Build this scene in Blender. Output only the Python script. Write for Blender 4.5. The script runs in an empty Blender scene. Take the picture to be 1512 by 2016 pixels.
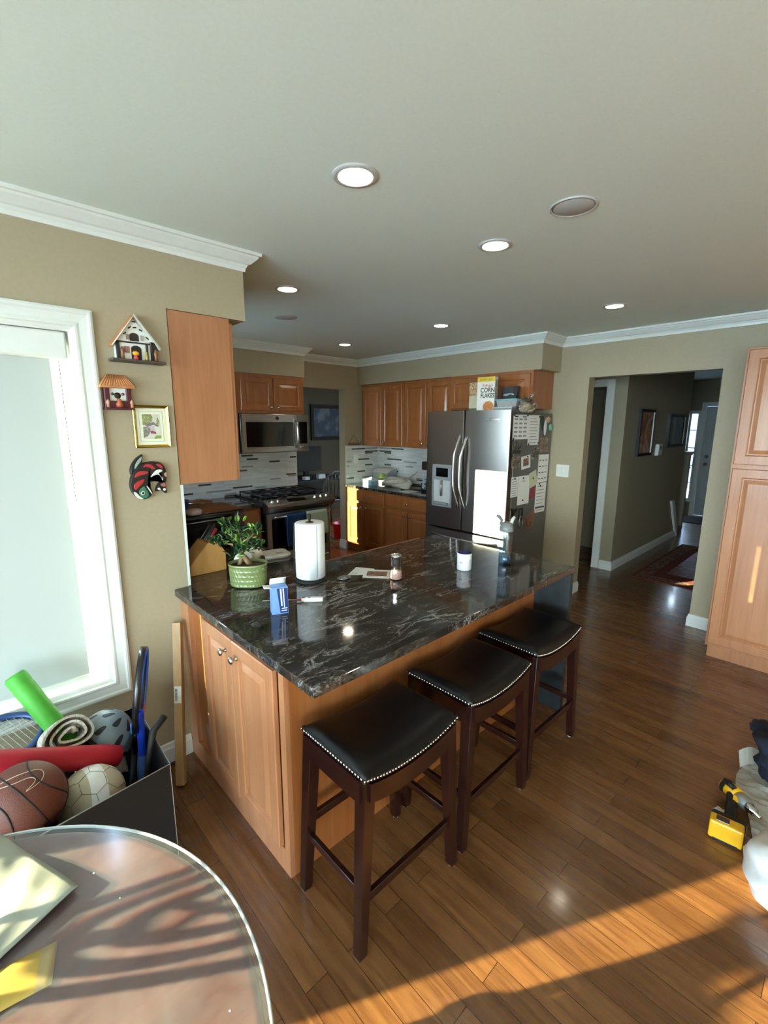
import bpy, bmesh, math, random
from mathutils import Vector, Matrix, Euler
random.seed(7)
SC = bpy.context.scene
COL = SC.collection
PI = math.pi

# ------------------------------------------------------------------ materials
def H(s, k=1.0):
    s = s.lstrip('#')
    v = [int(s[i:i+2], 16)/255 for i in (0, 2, 4)]
    v = [(c/12.92 if c <= .04045 else ((c+.055)/1.055)**2.4)*k for c in v]
    return (v[0], v[1], v[2], 1)
class NT:
    def __init__(s, name):
        s.m = bpy.data.materials.new(name); s.m.use_nodes = True
        s.t = s.m.node_tree; s.n = s.t.nodes
        s.b = s.n['Principled BSDF']; s.out = s.n['Material Output']
    def add(s, typ, **kw):
        n = s.n.new(typ)
        for k, v in kw.items():
            if hasattr(n, k): setattr(n, k, v)
        return n
    def link(s, a, b): s.t.links.new(a, b)
    def coord(s, scale=(1,1,1), rot=(0,0,0), kind='Object'):
        c = s.add('ShaderNodeTexCoord'); mp = s.add('ShaderNodeMapping')
        mp.inputs['Scale'].default_value = scale; mp.inputs['Rotation'].default_value = rot
        s.link(c.outputs[kind], mp.inputs['Vector']); return mp.outputs['Vector']
    def noise(s, vec, scale, detail=4, rough=.55, dist=0):
        n = s.add('ShaderNodeTexNoise'); n.inputs['Scale'].default_value = scale
        n.inputs['Detail'].default_value = detail; n.inputs['Roughness'].default_value = rough
        n.inputs['Distortion'].default_value = dist
        if vec: s.link(vec, n.inputs['Vector'])
        return n.outputs['Fac']
    def ramp(s, fac, stops, interp='LINEAR'):
        r = s.add('ShaderNodeValToRGB'); e = r.color_ramp.elements; r.color_ramp.interpolation = interp
        while len(e) < len(stops): e.new(.5)
        for i, (p, c) in enumerate(stops): e[i].position = p; e[i].color = c
        s.link(fac, r.inputs['Fac']); return r.outputs['Color']
    def mix(s, a, b, fac=.5, blend='MIX'):
        n = s.add('ShaderNodeMix'); n.data_type = 'RGBA'; n.blend_type = blend
        for sock, v in ((n.inputs[6], a), (n.inputs[7], b), (n.inputs[0], fac)):
            if isinstance(v, bpy.types.NodeSocket): s.link(v, sock)
            else: sock.default_value = v
        return n.outputs[2]
    def bump(s, h, strength=.1, dist=.01):
        b = s.add('ShaderNodeBump'); b.inputs['Strength'].default_value = strength
        b.inputs['Distance'].default_value = dist; s.link(h, b.inputs['Height'])
        s.link(b.outputs['Normal'], s.b.inputs['Normal'])
    def set(s, **kw):
        for k, v in kw.items():
            k = k.replace('_', ' ')
            if k not in s.b.inputs: continue
            if isinstance(v, bpy.types.NodeSocket): s.link(v, s.b.inputs[k])
            else: s.b.inputs[k].default_value = v
        return s.m
def plain(name, col, rough=.5, metal=0, var=.06, scale=30, bump=0, **kw):
    t = NT(name); c = H(col) if isinstance(col, str) else col
    v = t.coord()
    f = t.noise(v, scale, 3)
    d = tuple(x*(1-var) for x in c[:3])+(1,); l = tuple(min(1, x*(1+var)) for x in c[:3])+(1,)
    t.set(Base_Color=t.ramp(f, [(.3, d), (.7, l)]), Roughness=rough, Metallic=metal, **kw)
    if bump: t.bump(f, bump, .004)
    return t.m
def wood(name, dark, light, rough=.35, scale=(14, 14, 1.2), coat=0, amt=4):
    t = NT(name); v = t.coord(scale)
    a = t.noise(v, 1.5, 6, .6, .6)
    v2 = t.coord((scale[0]*amt, scale[1]*amt, scale[2]*1.6)); b = t.noise(v2, 2.2, 3, .6)
    c = t.ramp(a, [(.28, H(dark)), (.72, H(light))])
    c2 = t.mix(c, t.ramp(b, [(.3, (.62, .55, .5, 1)), (.62, (1, 1, 1, 1))]), .38, 'MULTIPLY')
    t.set(Base_Color=c2, Roughness=rough, Coat_Weight=coat, Coat_Roughness=.12)
    return t.m
def emit(name, col, strength):
    t = NT(name); t.set(Base_Color=(0, 0, 0, 1), Emission_Color=H(col), Emission_Strength=strength); return t.m
def metal(name, col, rough=.25, aniso=0, rot=0):
    t = NT(name); t.set(Base_Color=H(col), Metallic=1, Roughness=rough, Anisotropic=aniso, Anisotropic_Rotation=rot)
    return t.m
def clear(name, tint=(1, 1, 1, 1), refl=.12, rough=.02):
    t = NT(name); t.n.remove(t.b)
    tr = t.add('ShaderNodeBsdfTransparent'); tr.inputs[0].default_value = tint
    gl = t.add('ShaderNodeBsdfGlossy'); gl.inputs['Roughness'].default_value = rough
    lw = t.add('ShaderNodeLayerWeight'); lw.inputs['Blend'].default_value = .5
    pw = t.add('ShaderNodeMath'); pw.operation = 'POWER'; t.link(lw.outputs['Facing'], pw.inputs[0]); pw.inputs[1].default_value = 4
    mt = t.add('ShaderNodeMath'); mt.operation = 'MULTIPLY_ADD'
    t.link(pw.outputs[0], mt.inputs[0]); mt.inputs[1].default_value = .8; mt.inputs[2].default_value = refl*.4
    mx = t.add('ShaderNodeMixShader'); t.link(mt.outputs[0], mx.inputs[0]); t.link(tr.outputs[0], mx.inputs[1]); t.link(gl.outputs[0], mx.inputs[2])
    t.link(mx.outputs[0], t.out.inputs[0]); return t.m
def translucent(name, col, amt=.5, tcol=None):
    t = NT(name); df = t.add('ShaderNodeBsdfDiffuse'); df.inputs[0].default_value = H(col)
    tl = t.add('ShaderNodeBsdfTranslucent'); tl.inputs[0].default_value = H(tcol or col)
    mx = t.add('ShaderNodeMixShader'); mx.inputs[0].default_value = amt
    t.link(df.outputs[0], mx.inputs[1]); t.link(tl.outputs[0], mx.inputs[2]); t.link(mx.outputs[0], t.out.inputs[0]); return t.m

# ------------------------------------------------------------------ mesh builder
def frame_of(ax):
    w = Vector(ax).normalized()
    u = w.cross(Vector((0, 0, 1)))
    if u.length < 1e-4: u = Vector((1, 0, 0))
    u.normalize(); return u, w.cross(u), w
class MB:
    def __init__(s): s.bm = bmesh.new(); s.mats = []; s.cur = 0
    def mat(s, m):
        if m not in s.mats: s.mats.append(m)
        s.cur = s.mats.index(m); return s
    def v(s, p): return s.bm.verts.new(p)
    def f(s, vs, smooth=False):
        try:
            fc = s.bm.faces.new(vs); fc.smooth = smooth; fc.material_index = s.cur; return fc
        except ValueError: return None
    def box(s, x0, x1, y0, y1, z0, z1, bev=0, seg=2, M=None):
        P = [(x, y, z) for x in (x0, x1) for y in (y0, y1) for z in (z0, z1)]
        if M is not None: P = [M @ Vector(p) for p in P]
        V = [s.v(p) for p in P]
        F = [s.f([V[i] for i in q]) for q in ((0, 1, 3, 2), (4, 6, 7, 5), (0, 4, 5, 1), (2, 3, 7, 6), (0, 2, 6, 4), (1, 5, 7, 3))]
        if bev:
            E = list({e for f in F for e in f.edges})
            r = bmesh.ops.bevel(s.bm, geom=E, offset=bev, segments=seg, affect='EDGES', profile=.5)
            for f in r['faces']: f.smooth = True; f.material_index = s.cur
        return s
    def hexa(s, P, bev=0):
        """8 points: 4 bottom (ccw), 4 top (ccw)"""
        V = [s.v(p) for p in P]
        F = [s.f([V[i] for i in q]) for q in ((3, 2, 1, 0), (4, 5, 6, 7), (0, 1, 5, 4), (1, 2, 6, 5), (2, 3, 7, 6), (3, 0, 4, 7))]
        if bev:
            E = list({e for f in F for e in f.edges})
            bmesh.ops.bevel(s.bm, geom=E, offset=bev, segments=2, affect='EDGES', profile=.5)
        return s
    def rings(s, R, cap0=True, cap1=True, closed=True, smooth=True, loop=False):
        L = [[s.v(p) for p in r] for r in R]
        n = len(L[0]); m = len(L)
        for i in range(m if loop else m-1):
            a, b = L[i], L[(i+1) % m]
            for j in range(n if closed else n-1):
                s.f([a[j], a[(j+1) % n], b[(j+1) % n], b[j]], smooth)
        if not loop:
            if cap0: s.f(list(reversed(L[0])))
            if cap1: s.f(L[-1])
        return s
    def lathe(s, prof, o=(0, 0, 0), ax=(0, 0, 1), n=24, cap0=True, cap1=True, smooth=True, sx=1, sy=1):
        u, v, w = frame_of(ax); o = Vector(o)
        R = [[o + w*h + (u*math.cos(2*PI*k/n)*sx + v*math.sin(2*PI*k/n)*sy)*max(r, 1e-5) for k in range(n)] for r, h in prof]
        return s.rings(R, cap0, cap1, True, smooth)
    def cyl(s, p0, p1, r0, r1=None, n=16, smooth=True):
        p0, p1 = Vector(p0), Vector(p1); r1 = r0 if r1 is None else r1
        return s.lathe([(r0, 0), (r1, (p1-p0).length)], p0, p1-p0, n, smooth=smooth)
    def tube(s, pts, r, n=8, closed=False, rad=None, flat=1.0):
        P = [Vector(p) for p in pts]; m = len(P); R = []
        up = Vector((0, 0, 1)); pu = None
        for i in range(m):
            a = P[(i-1) % m] if (closed or i) else P[0]; b = P[(i+1) % m] if (closed or i < m-1) else P[-1]
            t = (b-a).normalized()
            if pu is None:
                pu = t.cross(up)
                if pu.length < 1e-3: pu = t.cross(Vector((1, 0, 0)))
            pu = (pu - t*pu.dot(t)).normalized(); pv = t.cross(pu)
            rr = rad[i] if rad else r
            R.append([P[i] + pu*math.cos(2*PI*k/n)*rr + pv*math.sin(2*PI*k/n)*rr*flat for k in range(n)])
        return s.rings(R, True, True, True, True, loop=closed)
    def sphere(s, c, r, n=24, m=14, sc=(1, 1, 1)):
        c = Vector(c); R = []
        for i in range(m+1):
            a = -PI/2 + PI*i/m; rr = max(math.cos(a), 1e-4)
            R.append([c + Vector((math.cos(2*PI*k/n)*rr*sc[0], math.sin(2*PI*k/n)*rr*sc[1], math.sin(a)*sc[2]))*r for k in range(n)])
        return s.rings(R)
    def prism(s, poly, fn, w0, w1, smooth=False):
        A = [s.v(fn(u, v, w0)) for u, v in poly]; B = [s.v(fn(u, v, w1)) for u, v in poly]; n = len(poly)
        s.f(list(reversed(A))); s.f(B)
        for i in range(n): s.f([A[i], A[(i+1) % n], B[(i+1) % n], B[i]], smooth)
        return s
    def panel(s, fn, u0, u1, v0, v1, rg, cap0=True):
        """concentric rectangles (inset, w)"""
        R = [[fn(u0+i, v0+i, w), fn(u1-i, v0+i, w), fn(u1-i, v1-i, w), fn(u0+i, v1-i, w)] for i, w in rg]
        return s.rings(R, cap0, True, True, False)
    def frame(s, fn, u0, u1, v0, v1, prof):
        """picture-frame moulding: profile of (inset, w), closed loop"""
        R = [[fn(u0+i, v0+i, w), fn(u1-i, v0+i, w), fn(u1-i, v1-i, w), fn(u0+i, v1-i, w)] for i, w in prof]
        return s.rings(R, False, False, True, False, loop=True)
    def surf(s, fn, nu, nv, thick=0, smooth=True):
        """open grid fn(u,v) in 0..1; thick gives a solid sheet"""
        G = [[Vector(fn(i/nu, j/nv)) for j in range(nv+1)] for i in range(nu+1)]
        A = [[s.v(p) for p in r] for r in G]
        for i in range(nu):
            for j in range(nv): s.f([A[i][j], A[i+1][j], A[i+1][j+1], A[i][j+1]], smooth)
        if thick:
            N = [[None]*(nv+1) for _ in range(nu+1)]
            for i in range(nu+1):
                for j in range(nv+1):
                    du = G[min(i+1, nu)][j]-G[max(i-1, 0)][j]; dv = G[i][min(j+1, nv)]-G[i][max(j-1, 0)]
                    N[i][j] = du.cross(dv).normalized()
            B = [[s.v(G[i][j]-N[i][j]*thick) for j in range(nv+1)] for i in range(nu+1)]
            for i in range(nu):
                for j in range(nv): s.f([B[i][j+1], B[i+1][j+1], B[i+1][j], B[i][j]], smooth)
            for i in range(nu):
                s.f([A[i][0], B[i][0], B[i+1][0], A[i+1][0]]); s.f([A[i+1][nv], B[i+1][nv], B[i][nv], A[i][nv]])
            for j in range(nv):
                s.f([A[0][j+1], B[0][j+1], B[0][j], A[0][j]]); s.f([A[nu][j], B[nu][j], B[nu][j+1], A[nu][j+1]])
        return s
    def build(s, name, mat=None, parent=None, local=False, recalc=True):
        if recalc: bmesh.ops.recalc_face_normals(s.bm, faces=s.bm.faces[:])
        if parent is not None and not local:
            r = parent
            while r.parent: r = r.parent
            inv = (Matrix.Translation(r.location) @ r.rotation_euler.to_matrix().to_4x4()).inverted()
            s.bm.transform(inv)
        me = bpy.data.meshes.new(name); s.bm.to_mesh(me); s.bm.free()
        ms = s.mats if s.mats else [mat]
        for m in ms: me.materials.append(m)
        o = bpy.data.objects.new(name, me); COL.objects.link(o)
        if parent is not None: o.parent = parent
        return o
def thing(name, label, cat, loc=(0, 0, 0), rz=0, group=None):
    o = bpy.data.objects.new(name, None); COL.objects.link(o); o.empty_display_size = .05
    o.location = loc; o.rotation_euler = (0, 0, rz); return tag(o, label, cat, group)
def tag(o, label, cat, group=None):
    o['label'] = label; o['category'] = cat
    if group: o['group'] = group
    return o
def struct(o):
    o['kind'] = 'structure'; return o
def recenter(o):
    """move a single-mesh thing's origin to its base"""
    vs = [v.co for v in o.data.vertices]
    c = Vector((sum(v.x for v in vs)/len(vs), sum(v.y for v in vs)/len(vs), min(v.z for v in vs)))
    o.data.transform(Matrix.Translation(-c)); o.location = c; return o
def single(mb, name, mat, label, cat, group=None):
    return recenter(tag(mb.build(name, mat), label, cat, group))
def copy_tree(o, parent=None):
    c = o.copy(); COL.objects.link(c)
    if parent is not None: c.parent = parent
    for ch in list(o.children): copy_tree(ch, c)
    return c
def FX(P): return lambda u, v, w: (P-w, u, v)      # plane x=P facing -x, u=y, v=z
def FY(P): return lambda u, v, w: (u, P-w, v)      # plane y=P facing -y, u=x, v=z
def FZ(P): return lambda u, v, w: (u, v, P+w)
def text_mesh(txt, size, fn, mat, name, parent, u=0, v=0, ext=.0006, align='CENTER', sx=1.0, bold=0):
    cu = bpy.data.curves.new('t', 'FONT'); cu.body = txt; cu.size = size; cu.align_x = align; cu.extrude = ext; cu.offset = bold
    ob = bpy.data.objects.new('t', cu); COL.objects.link(ob)
    dg = bpy.context.evaluated_depsgraph_get(); me = bpy.data.meshes.new_from_object(ob.evaluated_get(dg))
    bpy.data.objects.remove(ob); bpy.data.curves.remove(cu)
    r = parent
    while r.parent: r = r.parent
    inv = (Matrix.Translation(r.location) @ r.rotation_euler.to_matrix().to_4x4()).inverted()
    for vv in me.vertices: vv.co = inv @ Vector(fn(u+vv.co.x*sx, v+vv.co.y, vv.co.z))
    me.materials.clear(); me.materials.append(mat); me.name = name
    o = bpy.data.objects.new(name, me); COL.objects.link(o); o.parent = parent; return o
# ------------------------------------------------------------------ palette
M = {}
M['wall'] = plain('wall_paint', '#a0947a', .55, var=.03, scale=60, bump=.03)
M['wall_dining_dim'] = plain('dining_paint_dimmed', '#453f34', .5, var=.03, scale=60)  # dimness of the far room is put into this darkened wall colour
M['wall_hall'] = plain('hall_paint', '#8f866f', .5, var=.03, scale=60, bump=.03)
M['ceil'] = plain('ceiling_paint', '#d8e4dd', .75, var=.02, scale=90, bump=.05)
M['white'] = plain('white_trim_paint', '#d6dad4', .35, var=.02)
def mk_floor():
    t = NT('oak_plank_floor'); c = t.add('ShaderNodeTexCoord')
    sp = t.add('ShaderNodeSeparateXYZ'); t.link(c.outputs['Object'], sp.inputs[0])
    cb = t.add('ShaderNodeCombineXYZ'); t.link(sp.outputs['Y'], cb.inputs['X']); t.link(sp.outputs['X'], cb.inputs['Y'])
    br = t.add('ShaderNodeTexBrick'); br.offset = .37; br.offset_frequency = 2; br.squash = 1
    for k, v in (('Scale', 1), ('Mortar Size', .0011), ('Mortar Smooth', .3), ('Brick Width', .95), ('Row Height', .083), ('Bias', 0)): br.inputs[k].default_value = v
    br.inputs['Color1'].default_value = (.0, .0, .0, 1); br.inputs['Color2'].default_value = (1, 1, 1, 1); br.inputs['Mortar'].default_value = (.5, .5, .5, 1)
    t.link(cb.outputs[0], br.inputs['Vector'])
    mp = t.add('ShaderNodeMapping'); mp.inputs['Scale'].default_value = (26, 1.6, 1); t.link(c.outputs['Object'], mp.inputs['Vector'])
    # shift the grain per plank
    ad = t.add('ShaderNodeVectorMath'); ad.operation = 'ADD'; t.link(mp.outputs[0], ad.inputs[0])
    ml = t.add('ShaderNodeVectorMath'); ml.operation = 'SCALE'; t.link(br.outputs['Color'], ml.inputs[0]); ml.inputs['Scale'].default_value = 23
    t.link(ml.outputs[0], ad.inputs[1])
    g = t.noise(ad.outputs[0], 1.0, 5, .6, .8); g2 = t.noise(ad.outputs[0], 5.5, 3, .6, .2)
    base = t.ramp(g, [(.25, H('#5b391e')), (.5, H('#764f2c')), (.75, H('#8a6239'))])
    tone = t.ramp(br.outputs['Color'], [(0, (.74, .70, .66, 1)), (.5, (.95, .93, .92, 1)), (1, (1.12, 1.1, 1.05, 1))])
    c1 = t.mix(base, tone, 1, 'MULTIPLY')
    c2 = t.mix(c1, t.ramp(g2, [(.34, (.55, .48, .42, 1)), (.56, (1, 1, 1, 1))]), .55, 'MULTIPLY')
    c3 = t.mix(c2, H('#2a1509'), br.outputs['Fac'])
    t.set(Base_Color=c3, Roughness=t.ramp(g2, [(.3, (.3,)*3+(1,)), (.7, (.22,)*3+(1,))]), Coat_Weight=.35, Coat_Roughness=.1)
    iv = t.add('ShaderNodeMath'); iv.operation = 'SUBTRACT'; iv.inputs[0].default_value = 1; t.link(br.outputs['Fac'], iv.inputs[1])
    t.bump(iv.outputs[0], .25, .002); return t.m
M['floor'] = mk_floor()
def mk_granite():
    t = NT('black_granite'); v = t.coord((1, 2.4, 1), (0, 0, .42))
    w = t.noise(v, 1.9, 9, .66, 2.2)
    v2 = t.coord((1.2, 3.6, 2), (0, 0, .42)); w2 = t.noise(v2, 2.6, 12, .70, 1.5)
    pt = t.noise(t.coord((1, 1.3, 1), (0, 0, .4)), 2.1, 3, .5, .6)
    sp = t.noise(t.coord((1, 1.6, 1), (0, 0, .4)), 70, 6, .75)
    a = t.ramp(w, [(.34, H('#161413')), (.46, H('#2b2723')), (.505, H('#47413b')), (.54, H('#211e1c')), (.62, H('#38332e')), (.70, H('#191716'))])
    vein = t.ramp(w2, [(.505, (0, 0, 0, 1)), (.535, H('#6d6a66')), (.55, H('#a9adb0')), (.566, H('#57534f')), (.60, (0, 0, 0, 1))])
    msk = t.ramp(pt, [(.42, (.12, .12, .12, 1)), (.62, (1, 1, 1, 1))])
    c = t.mix(a, t.mix(vein, msk, 1, 'MULTIPLY'), .85, 'LIGHTEN')
    c = t.mix(c, t.ramp(sp, [(.38, (.45, .44, .43, 1)), (.62, (1.5, 1.48, 1.45, 1))]), .9, 'MULTIPLY')
    t.set(Base_Color=c, Roughness=.07, Specular_IOR_Level=.6); return t.m
M['granite'] = mk_granite()
M['granite_blue'] = plain('blue_grey_granite', '#1e2629', .5, var=.5, scale=14)
M['cab'] = wood('maple_cabinet', '#8e5227', '#a3673a', .32, (9, 9, .9), .25)
M['cab_light'] = wood('maple_cabinet_pale', '#a06a48', '#b07c56', .36, (9, 9, .9), .15)
M['cab_dark'] = wood('maple_cabinet_deep', '#7c4419', '#905526', .32, (9, 9, .9), .25)
M['knob'] = metal('nickel_knob', '#b9b4ab', .2)
M['steel'] = metal('brushed_steel', '#a2a09d', .30, .8, .25)
M['steel_dark'] = metal('dark_steel', '#6a6662', .3, .5)
M['chrome'] = metal('chrome', '#d0d2d2', .12)
M['handle'] = metal('satin_handle', '#c9ccce', .22)
M['black'] = plain('black_plastic', '#0b0b0c', .3, var=.1)
M['black_matte'] = plain('black_matte', '#0e0e0f', .65, var=.15)
M['black_gloss'] = plain('black_glass', '#060708', .06, var=.05)
M['iron'] = plain('cast_iron', '#121212', .55, var=.2)
M['fr_side'] = plain('fridge_side_grey', '#605f5c', .42, var=.05, metal=.2)
M['espresso'] = wood('espresso_wood', '#1c0a08', '#2a110d', .22, (20, 20, 2), .3)
M['leather'] = plain('black_leather', '#08090a', .42, var=.15, scale=220, bump=.05, Specular_IOR_Level=.28)
M['nail'] = metal('nailhead_nickel', '#d8d8d4', .18)
M['felt'] = plain('felt_pad_white', '#d8d6d0', .9)
def mk_tile():
    t = NT('linear_mosaic_tile'); c = t.add('ShaderNodeTexCoord')
    sp = t.add('ShaderNodeSeparateXYZ'); t.link(c.outputs['Object'], sp.inputs[0])
    s2 = t.add('ShaderNodeMath'); s2.operation = 'ADD'; t.link(sp.outputs['X'], s2.inputs[0]); t.link(sp.outputs['Y'], s2.inputs[1])
    cb = t.add('ShaderNodeCombineXYZ'); t.link(s2.outputs[0], cb.inputs['X']); t.link(sp.outputs['Z'], cb.inputs['Y'])
    br = t.add('ShaderNodeTexBrick'); br.offset = .43; br.offset_frequency = 3; br.squash = 1.7; br.squash_frequency = 2
    for k, v in (('Scale', 1), ('Mortar Size', .0012), ('Mortar Smooth', .2), ('Brick Width', .14), ('Row Height', .0205), ('Bias', 0)): br.inputs[k].default_value = v
    br.inputs['Color1'].default_value = (0, 0, 0, 1); br.inputs['Color2'].default_value = (1, 1, 1, 1); br.inputs['Mortar'].default_value = (.5, .5, .5, 1)
    t.link(cb.outputs[0], br.inputs['Vector'])
    col = t.ramp(br.outputs['Color'], [(0, H('#3a362f')), (.05, H('#55504a')), (.09, H('#9c9a92')), (.14, H('#c9cbc6')), (.55, H('#d3d6d2')), (1, H('#e0e3e0'))], 'CONSTANT')
    col = t.mix(col, H('#bfc1bd'), br.outputs['Fac'])
    vn = t.noise(t.coord((3, 3, 40)), 2, 3); col = t.mix(col, t.ramp(vn, [(.3, (.82, .83, .84, 1)), (.7, (1, 1, 1, 1))]), .6, 'MULTIPLY')
    t.set(Base_Color=col, Roughness=.16); return t.m
M['tile'] = mk_tile()
M['glass'] = clear('window_glass', (.97, .985, .98, 1), .1)
M['clear'] = clear('clear_plastic', (.9, .92, .92, 1), .2, .08)
M['shade'] = translucent('roller_shade_fabric', '#d5dcd8', .35, '#56625d')
M['paper'] = plain('white_paper', '#dcdcd6', .8, var=.02)
M['ink'] = plain('dark_ink', '#2c2c30', .7)
M['grey_ink'] = plain('grey_ink', '#8b8b8c', .7)
M['red'] = plain('red_foam', '#b3182d', .6, var=.04)
M['green'] = plain('lime_foam', '#3f9a2a', .6, var=.05)
M['gold'] = metal('gold_leaf', '#d8b24a', .25)
M['cream'] = plain('cream_mat', '#dcdcc4', .7, var=.02)
M['terracotta'] = plain('terracotta', '#b5794a', .6, var=.15)
M['maroon'] = plain('maroon_paint', '#4e1420', .45, var=.15)
M['darkbrown'] = plain('dark_brown', '#241a15', .6, var=.2)
M['plaster'] = plain('white_plaster', '#d6dad2', .6, var=.04)
M['rugred'] = plain('rug_red', '#6a2a22', .95, var=.3, scale=40)
M['lens'] = emit('warm_lens', '#fff2d8', 26)
M['grey'] = plain('grey_plastic', '#84888a', .5)
M['lgrey'] = plain('light_grey_plastic', '#b8bab8', .5)
M['navy'] = plain('navy_fabric', '#131c30', .85, var=.2)
M['blue'] = plain('blue_plastic', '#1b41c8', .35)
M['towel_blue'] = plain('blue_towel', '#16345c', .95, var=.2, scale=120, bump=.2)
M['towel_sage'] = plain('sage_towel', '#a7b096', .95, var=.1, scale=120, bump=.2)
M['yellow'] = plain('yellow_plastic', '#e0a81c', .4)
# ------------------------------------------------------------------ the room shell
CE = 2.51
XL, XR, YB, YW = -4.2, 4.46, -3.2, 2.25
YS, XK = 4.82, .79
def S(name, mb, mat): return struct(mb.build(name, mat))
m = MB()
for a in ((XL-.12, 4.58, YB-.12, 2.37), (.67, 4.58, 2.37, 4.94), (4.58, 10.32, -1.2, 4.2), (.67, 8.0, 4.94, 7.62)):
    m.box(a[0], a[1], a[2], a[3], -.08, 0)
S('floor', m, M['floor'])
m = MB()
for a in ((XL-.12, 4.58, YB-.12, 2.37), (.67, 4.58, 2.37, 4.94), (4.58, 10.32, -1.2, 4.2), (.67, 8.0, 4.94, 7.62)):
    m.box(a[0], a[1], a[2], a[3], CE, CE+.1)
S('ceiling', m, M['ceil'])
def wallY(name, y0, y1, x0, x1, holes=(), mat='wall', top=CE):
    m = MB(); x = x0
    for (a, b, c, d) in sorted(holes):
        if a > x: m.box(x, a, y0, y1, 0, top)
        if c > 0: m.box(a, b, y0, y1, 0, c)
        if d < top: m.box(a, b, y0, y1, d, top)
        x = b
    if x < x1: m.box(x, x1, y0, y1, 0, top)
    return S(name, m, M[mat])
def wallX(name, x0, x1, y0, y1, holes=(), mat='wall', top=CE):
    m = MB(); y = y0
    for (a, b, c, d) in sorted(holes):
        if a > y: m.box(x0, x1, y, a, 0, top)
        if c > 0: m.box(x0, x1, a, b, 0, c)
        if d < top: m.box(x0, x1, a, b, d, top)
        y = b
    if y < y1: m.box(x0, x1, y, y1, 0, top)
    return S(name, m, M[mat])
WX0, WX1, WZ0, WZ1 = -.75, .41, .55, 2.055
DX0, DX1 = -3.55, -2.029
wallY('wall_left', YW, YW+.12, XL, XK, [(DX0, DX1, 0, 2.06), (WX0, WX1, WZ0, WZ1)])
wallX('wall_sink', XK-.12, XK, YW+.12, YS+.12, [(3.62, 4.14, 1.1, 2.16)])
wallY('wall_stove', YS, YS+.12, XK, XR+.12, [(3.1, 3.85, 0, 2.13)])
wallX('wall_fridge', XR, XR+.12, YB, YS, [(.884, 1.916, 0, 2.13)])
wallX('wall_rear_left', XL-.12, XL, YB, YW+.12, [(-3.0, 1.8, .1, 2.3)])
wallY('wall_rear', YB-.12, YB, XL, XR+.12, [(-2.6, -1.0, .9, 2.1)])
# soffits above the cabinets
S('wall_soffit_left', MB().box(XK, 1.17, YW, YS-.36, 2.2, CE), M['wall'])
S('wall_soffit_stove', MB().box(XK, 3.0, YS-.36, YS, 2.2, CE), M['wall'])
S('wall_soffit_fridge', MB().box(4.08, XR, 2.2, YS, 2.2, CE), M['wall'])
# hall
wallY('wall_hall_left', 1.94, 2.06, 5.53, 8.08, (), 'wall_hall')
wallX('wall_hall_stub', 5.53, 5.65, 2.06, 3.6, [(2.16, 2.96, 0, 2.12)], 'wall_hall')
wallY('wall_hall_rear', 3.6, 3.72, 4.58, 8.0, (), 'wall_hall')
wallX('wall_closet', 6.4, 6.5, 2.06, 3.6, (), 'wall_hall')
wallY('wall_hall_right', .30, .42, 4.58, 10.2, (), 'wall_hall')
wallX('wall_entry', 10.2, 10.32, .42, 4.2, [(2.285, 2.445, .28, 1.93), (1.2, 2.19, 0, 2.03)], 'wall_hall')
wallY('wall_entry_left', 4.08, 4.2, 8.0, 10.2, (), 'wall_hall')
wallX('wall_stair', 8.0, 8.08, 2.06, 4.08, (), 'wall_hall')
# dining room beyond the stove wall
wallX('wall_dining_left', .67, .79, 4.94, 7.5, [(6.0, 6.42, 1.0, 2.0)], 'wall_dining_dim')
wallY('wall_dining_rear', 7.5, 7.62, .67, 8.0, (), 'wall_dining_dim')
wallX('wall_dining_right', 7.88, 8.0, 4.94, 7.5, (), 'wall_dining_dim')
S('wall_dining_header', MB().box(.79, 7.88, 4.94, 5.2, 2.22, CE), M['wall_dining_dim'])
# crown moulding: one mitred run round the kitchen
def crown(path, closed=True, drop=.082, proj=.07):
    prof = [(0, 0), (.008, 0), (.010, .016), (.014, .022), (.018, .030), (.028, .034), (.052, .058), (.056, .066), (.066, .068), (.066, .082)]
    prof = [(p*proj/.066, -drop + z) for p, z in prof]          # (out from wall, below ceiling)
    n = len(path); R = []
    for i in range(n):
        p = Vector(path[i]); a = Vector(path[(i-1) % n]); b = Vector(path[(i+1) % n])
        d1 = (p-a).normalized() if (closed or i) else (b-p).normalized()
        d2 = (b-p).normalized() if (closed or i < n-1) else d1
        n1 = Vector((d1.y, -d1.x)); n2 = Vector((d2.y, -d2.x))
        mit = n1 + n2; mit = mit / max(mit.dot(n1), 1e-3) if mit.length > 1e-3 else n1
        ring = [(p.x+mit.x*o, p.y+mit.y*o, CE+z) for o, z in prof] + [(p.x, p.y, CE)]
        R.append(ring)
    return MB().rings(R, True, True, True, False, loop=closed)
S('trim_1', crown([(XL, YW), (1.17, YW), (1.17, 4.46), (3.0, 4.46), (3.0, YS), (4.08, YS), (4.08, 2.2), (XR, 2.2), (XR, YB), (XL, YB)]), M['white'])
def base(path, h=.105, t=.016):
    prof = [(0, 0), (t, 0), (t, h*.72), (t*.7, h*.8), (t*.55, h*.95), (t*.3, h), (0, h)]
    n = len(path); R = []
    for i in range(n):
        p = Vector(path[i]); d1 = (p-Vector(path[i-1])).normalized() if i else None
        d2 = (Vector(path[i+1])-p).normalized() if i < n-1 else None
        d1 = d1 or d2; d2 = d2 or d1
        n1 = Vector((d1.y, -d1.x)); n2 = Vector((d2.y, -d2.x)); mit = n1+n2; mit = mit/max(mit.dot(n1), 1e-3)
        R.append([(p.x+mit.x*o, p.y+mit.y*o, z) for o, z in prof])
    return MB().rings(R, True, True, True, False)
S('baseboard_left', base([(DX1+.08, YW), (.742, YW)]), M['white'])
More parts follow.
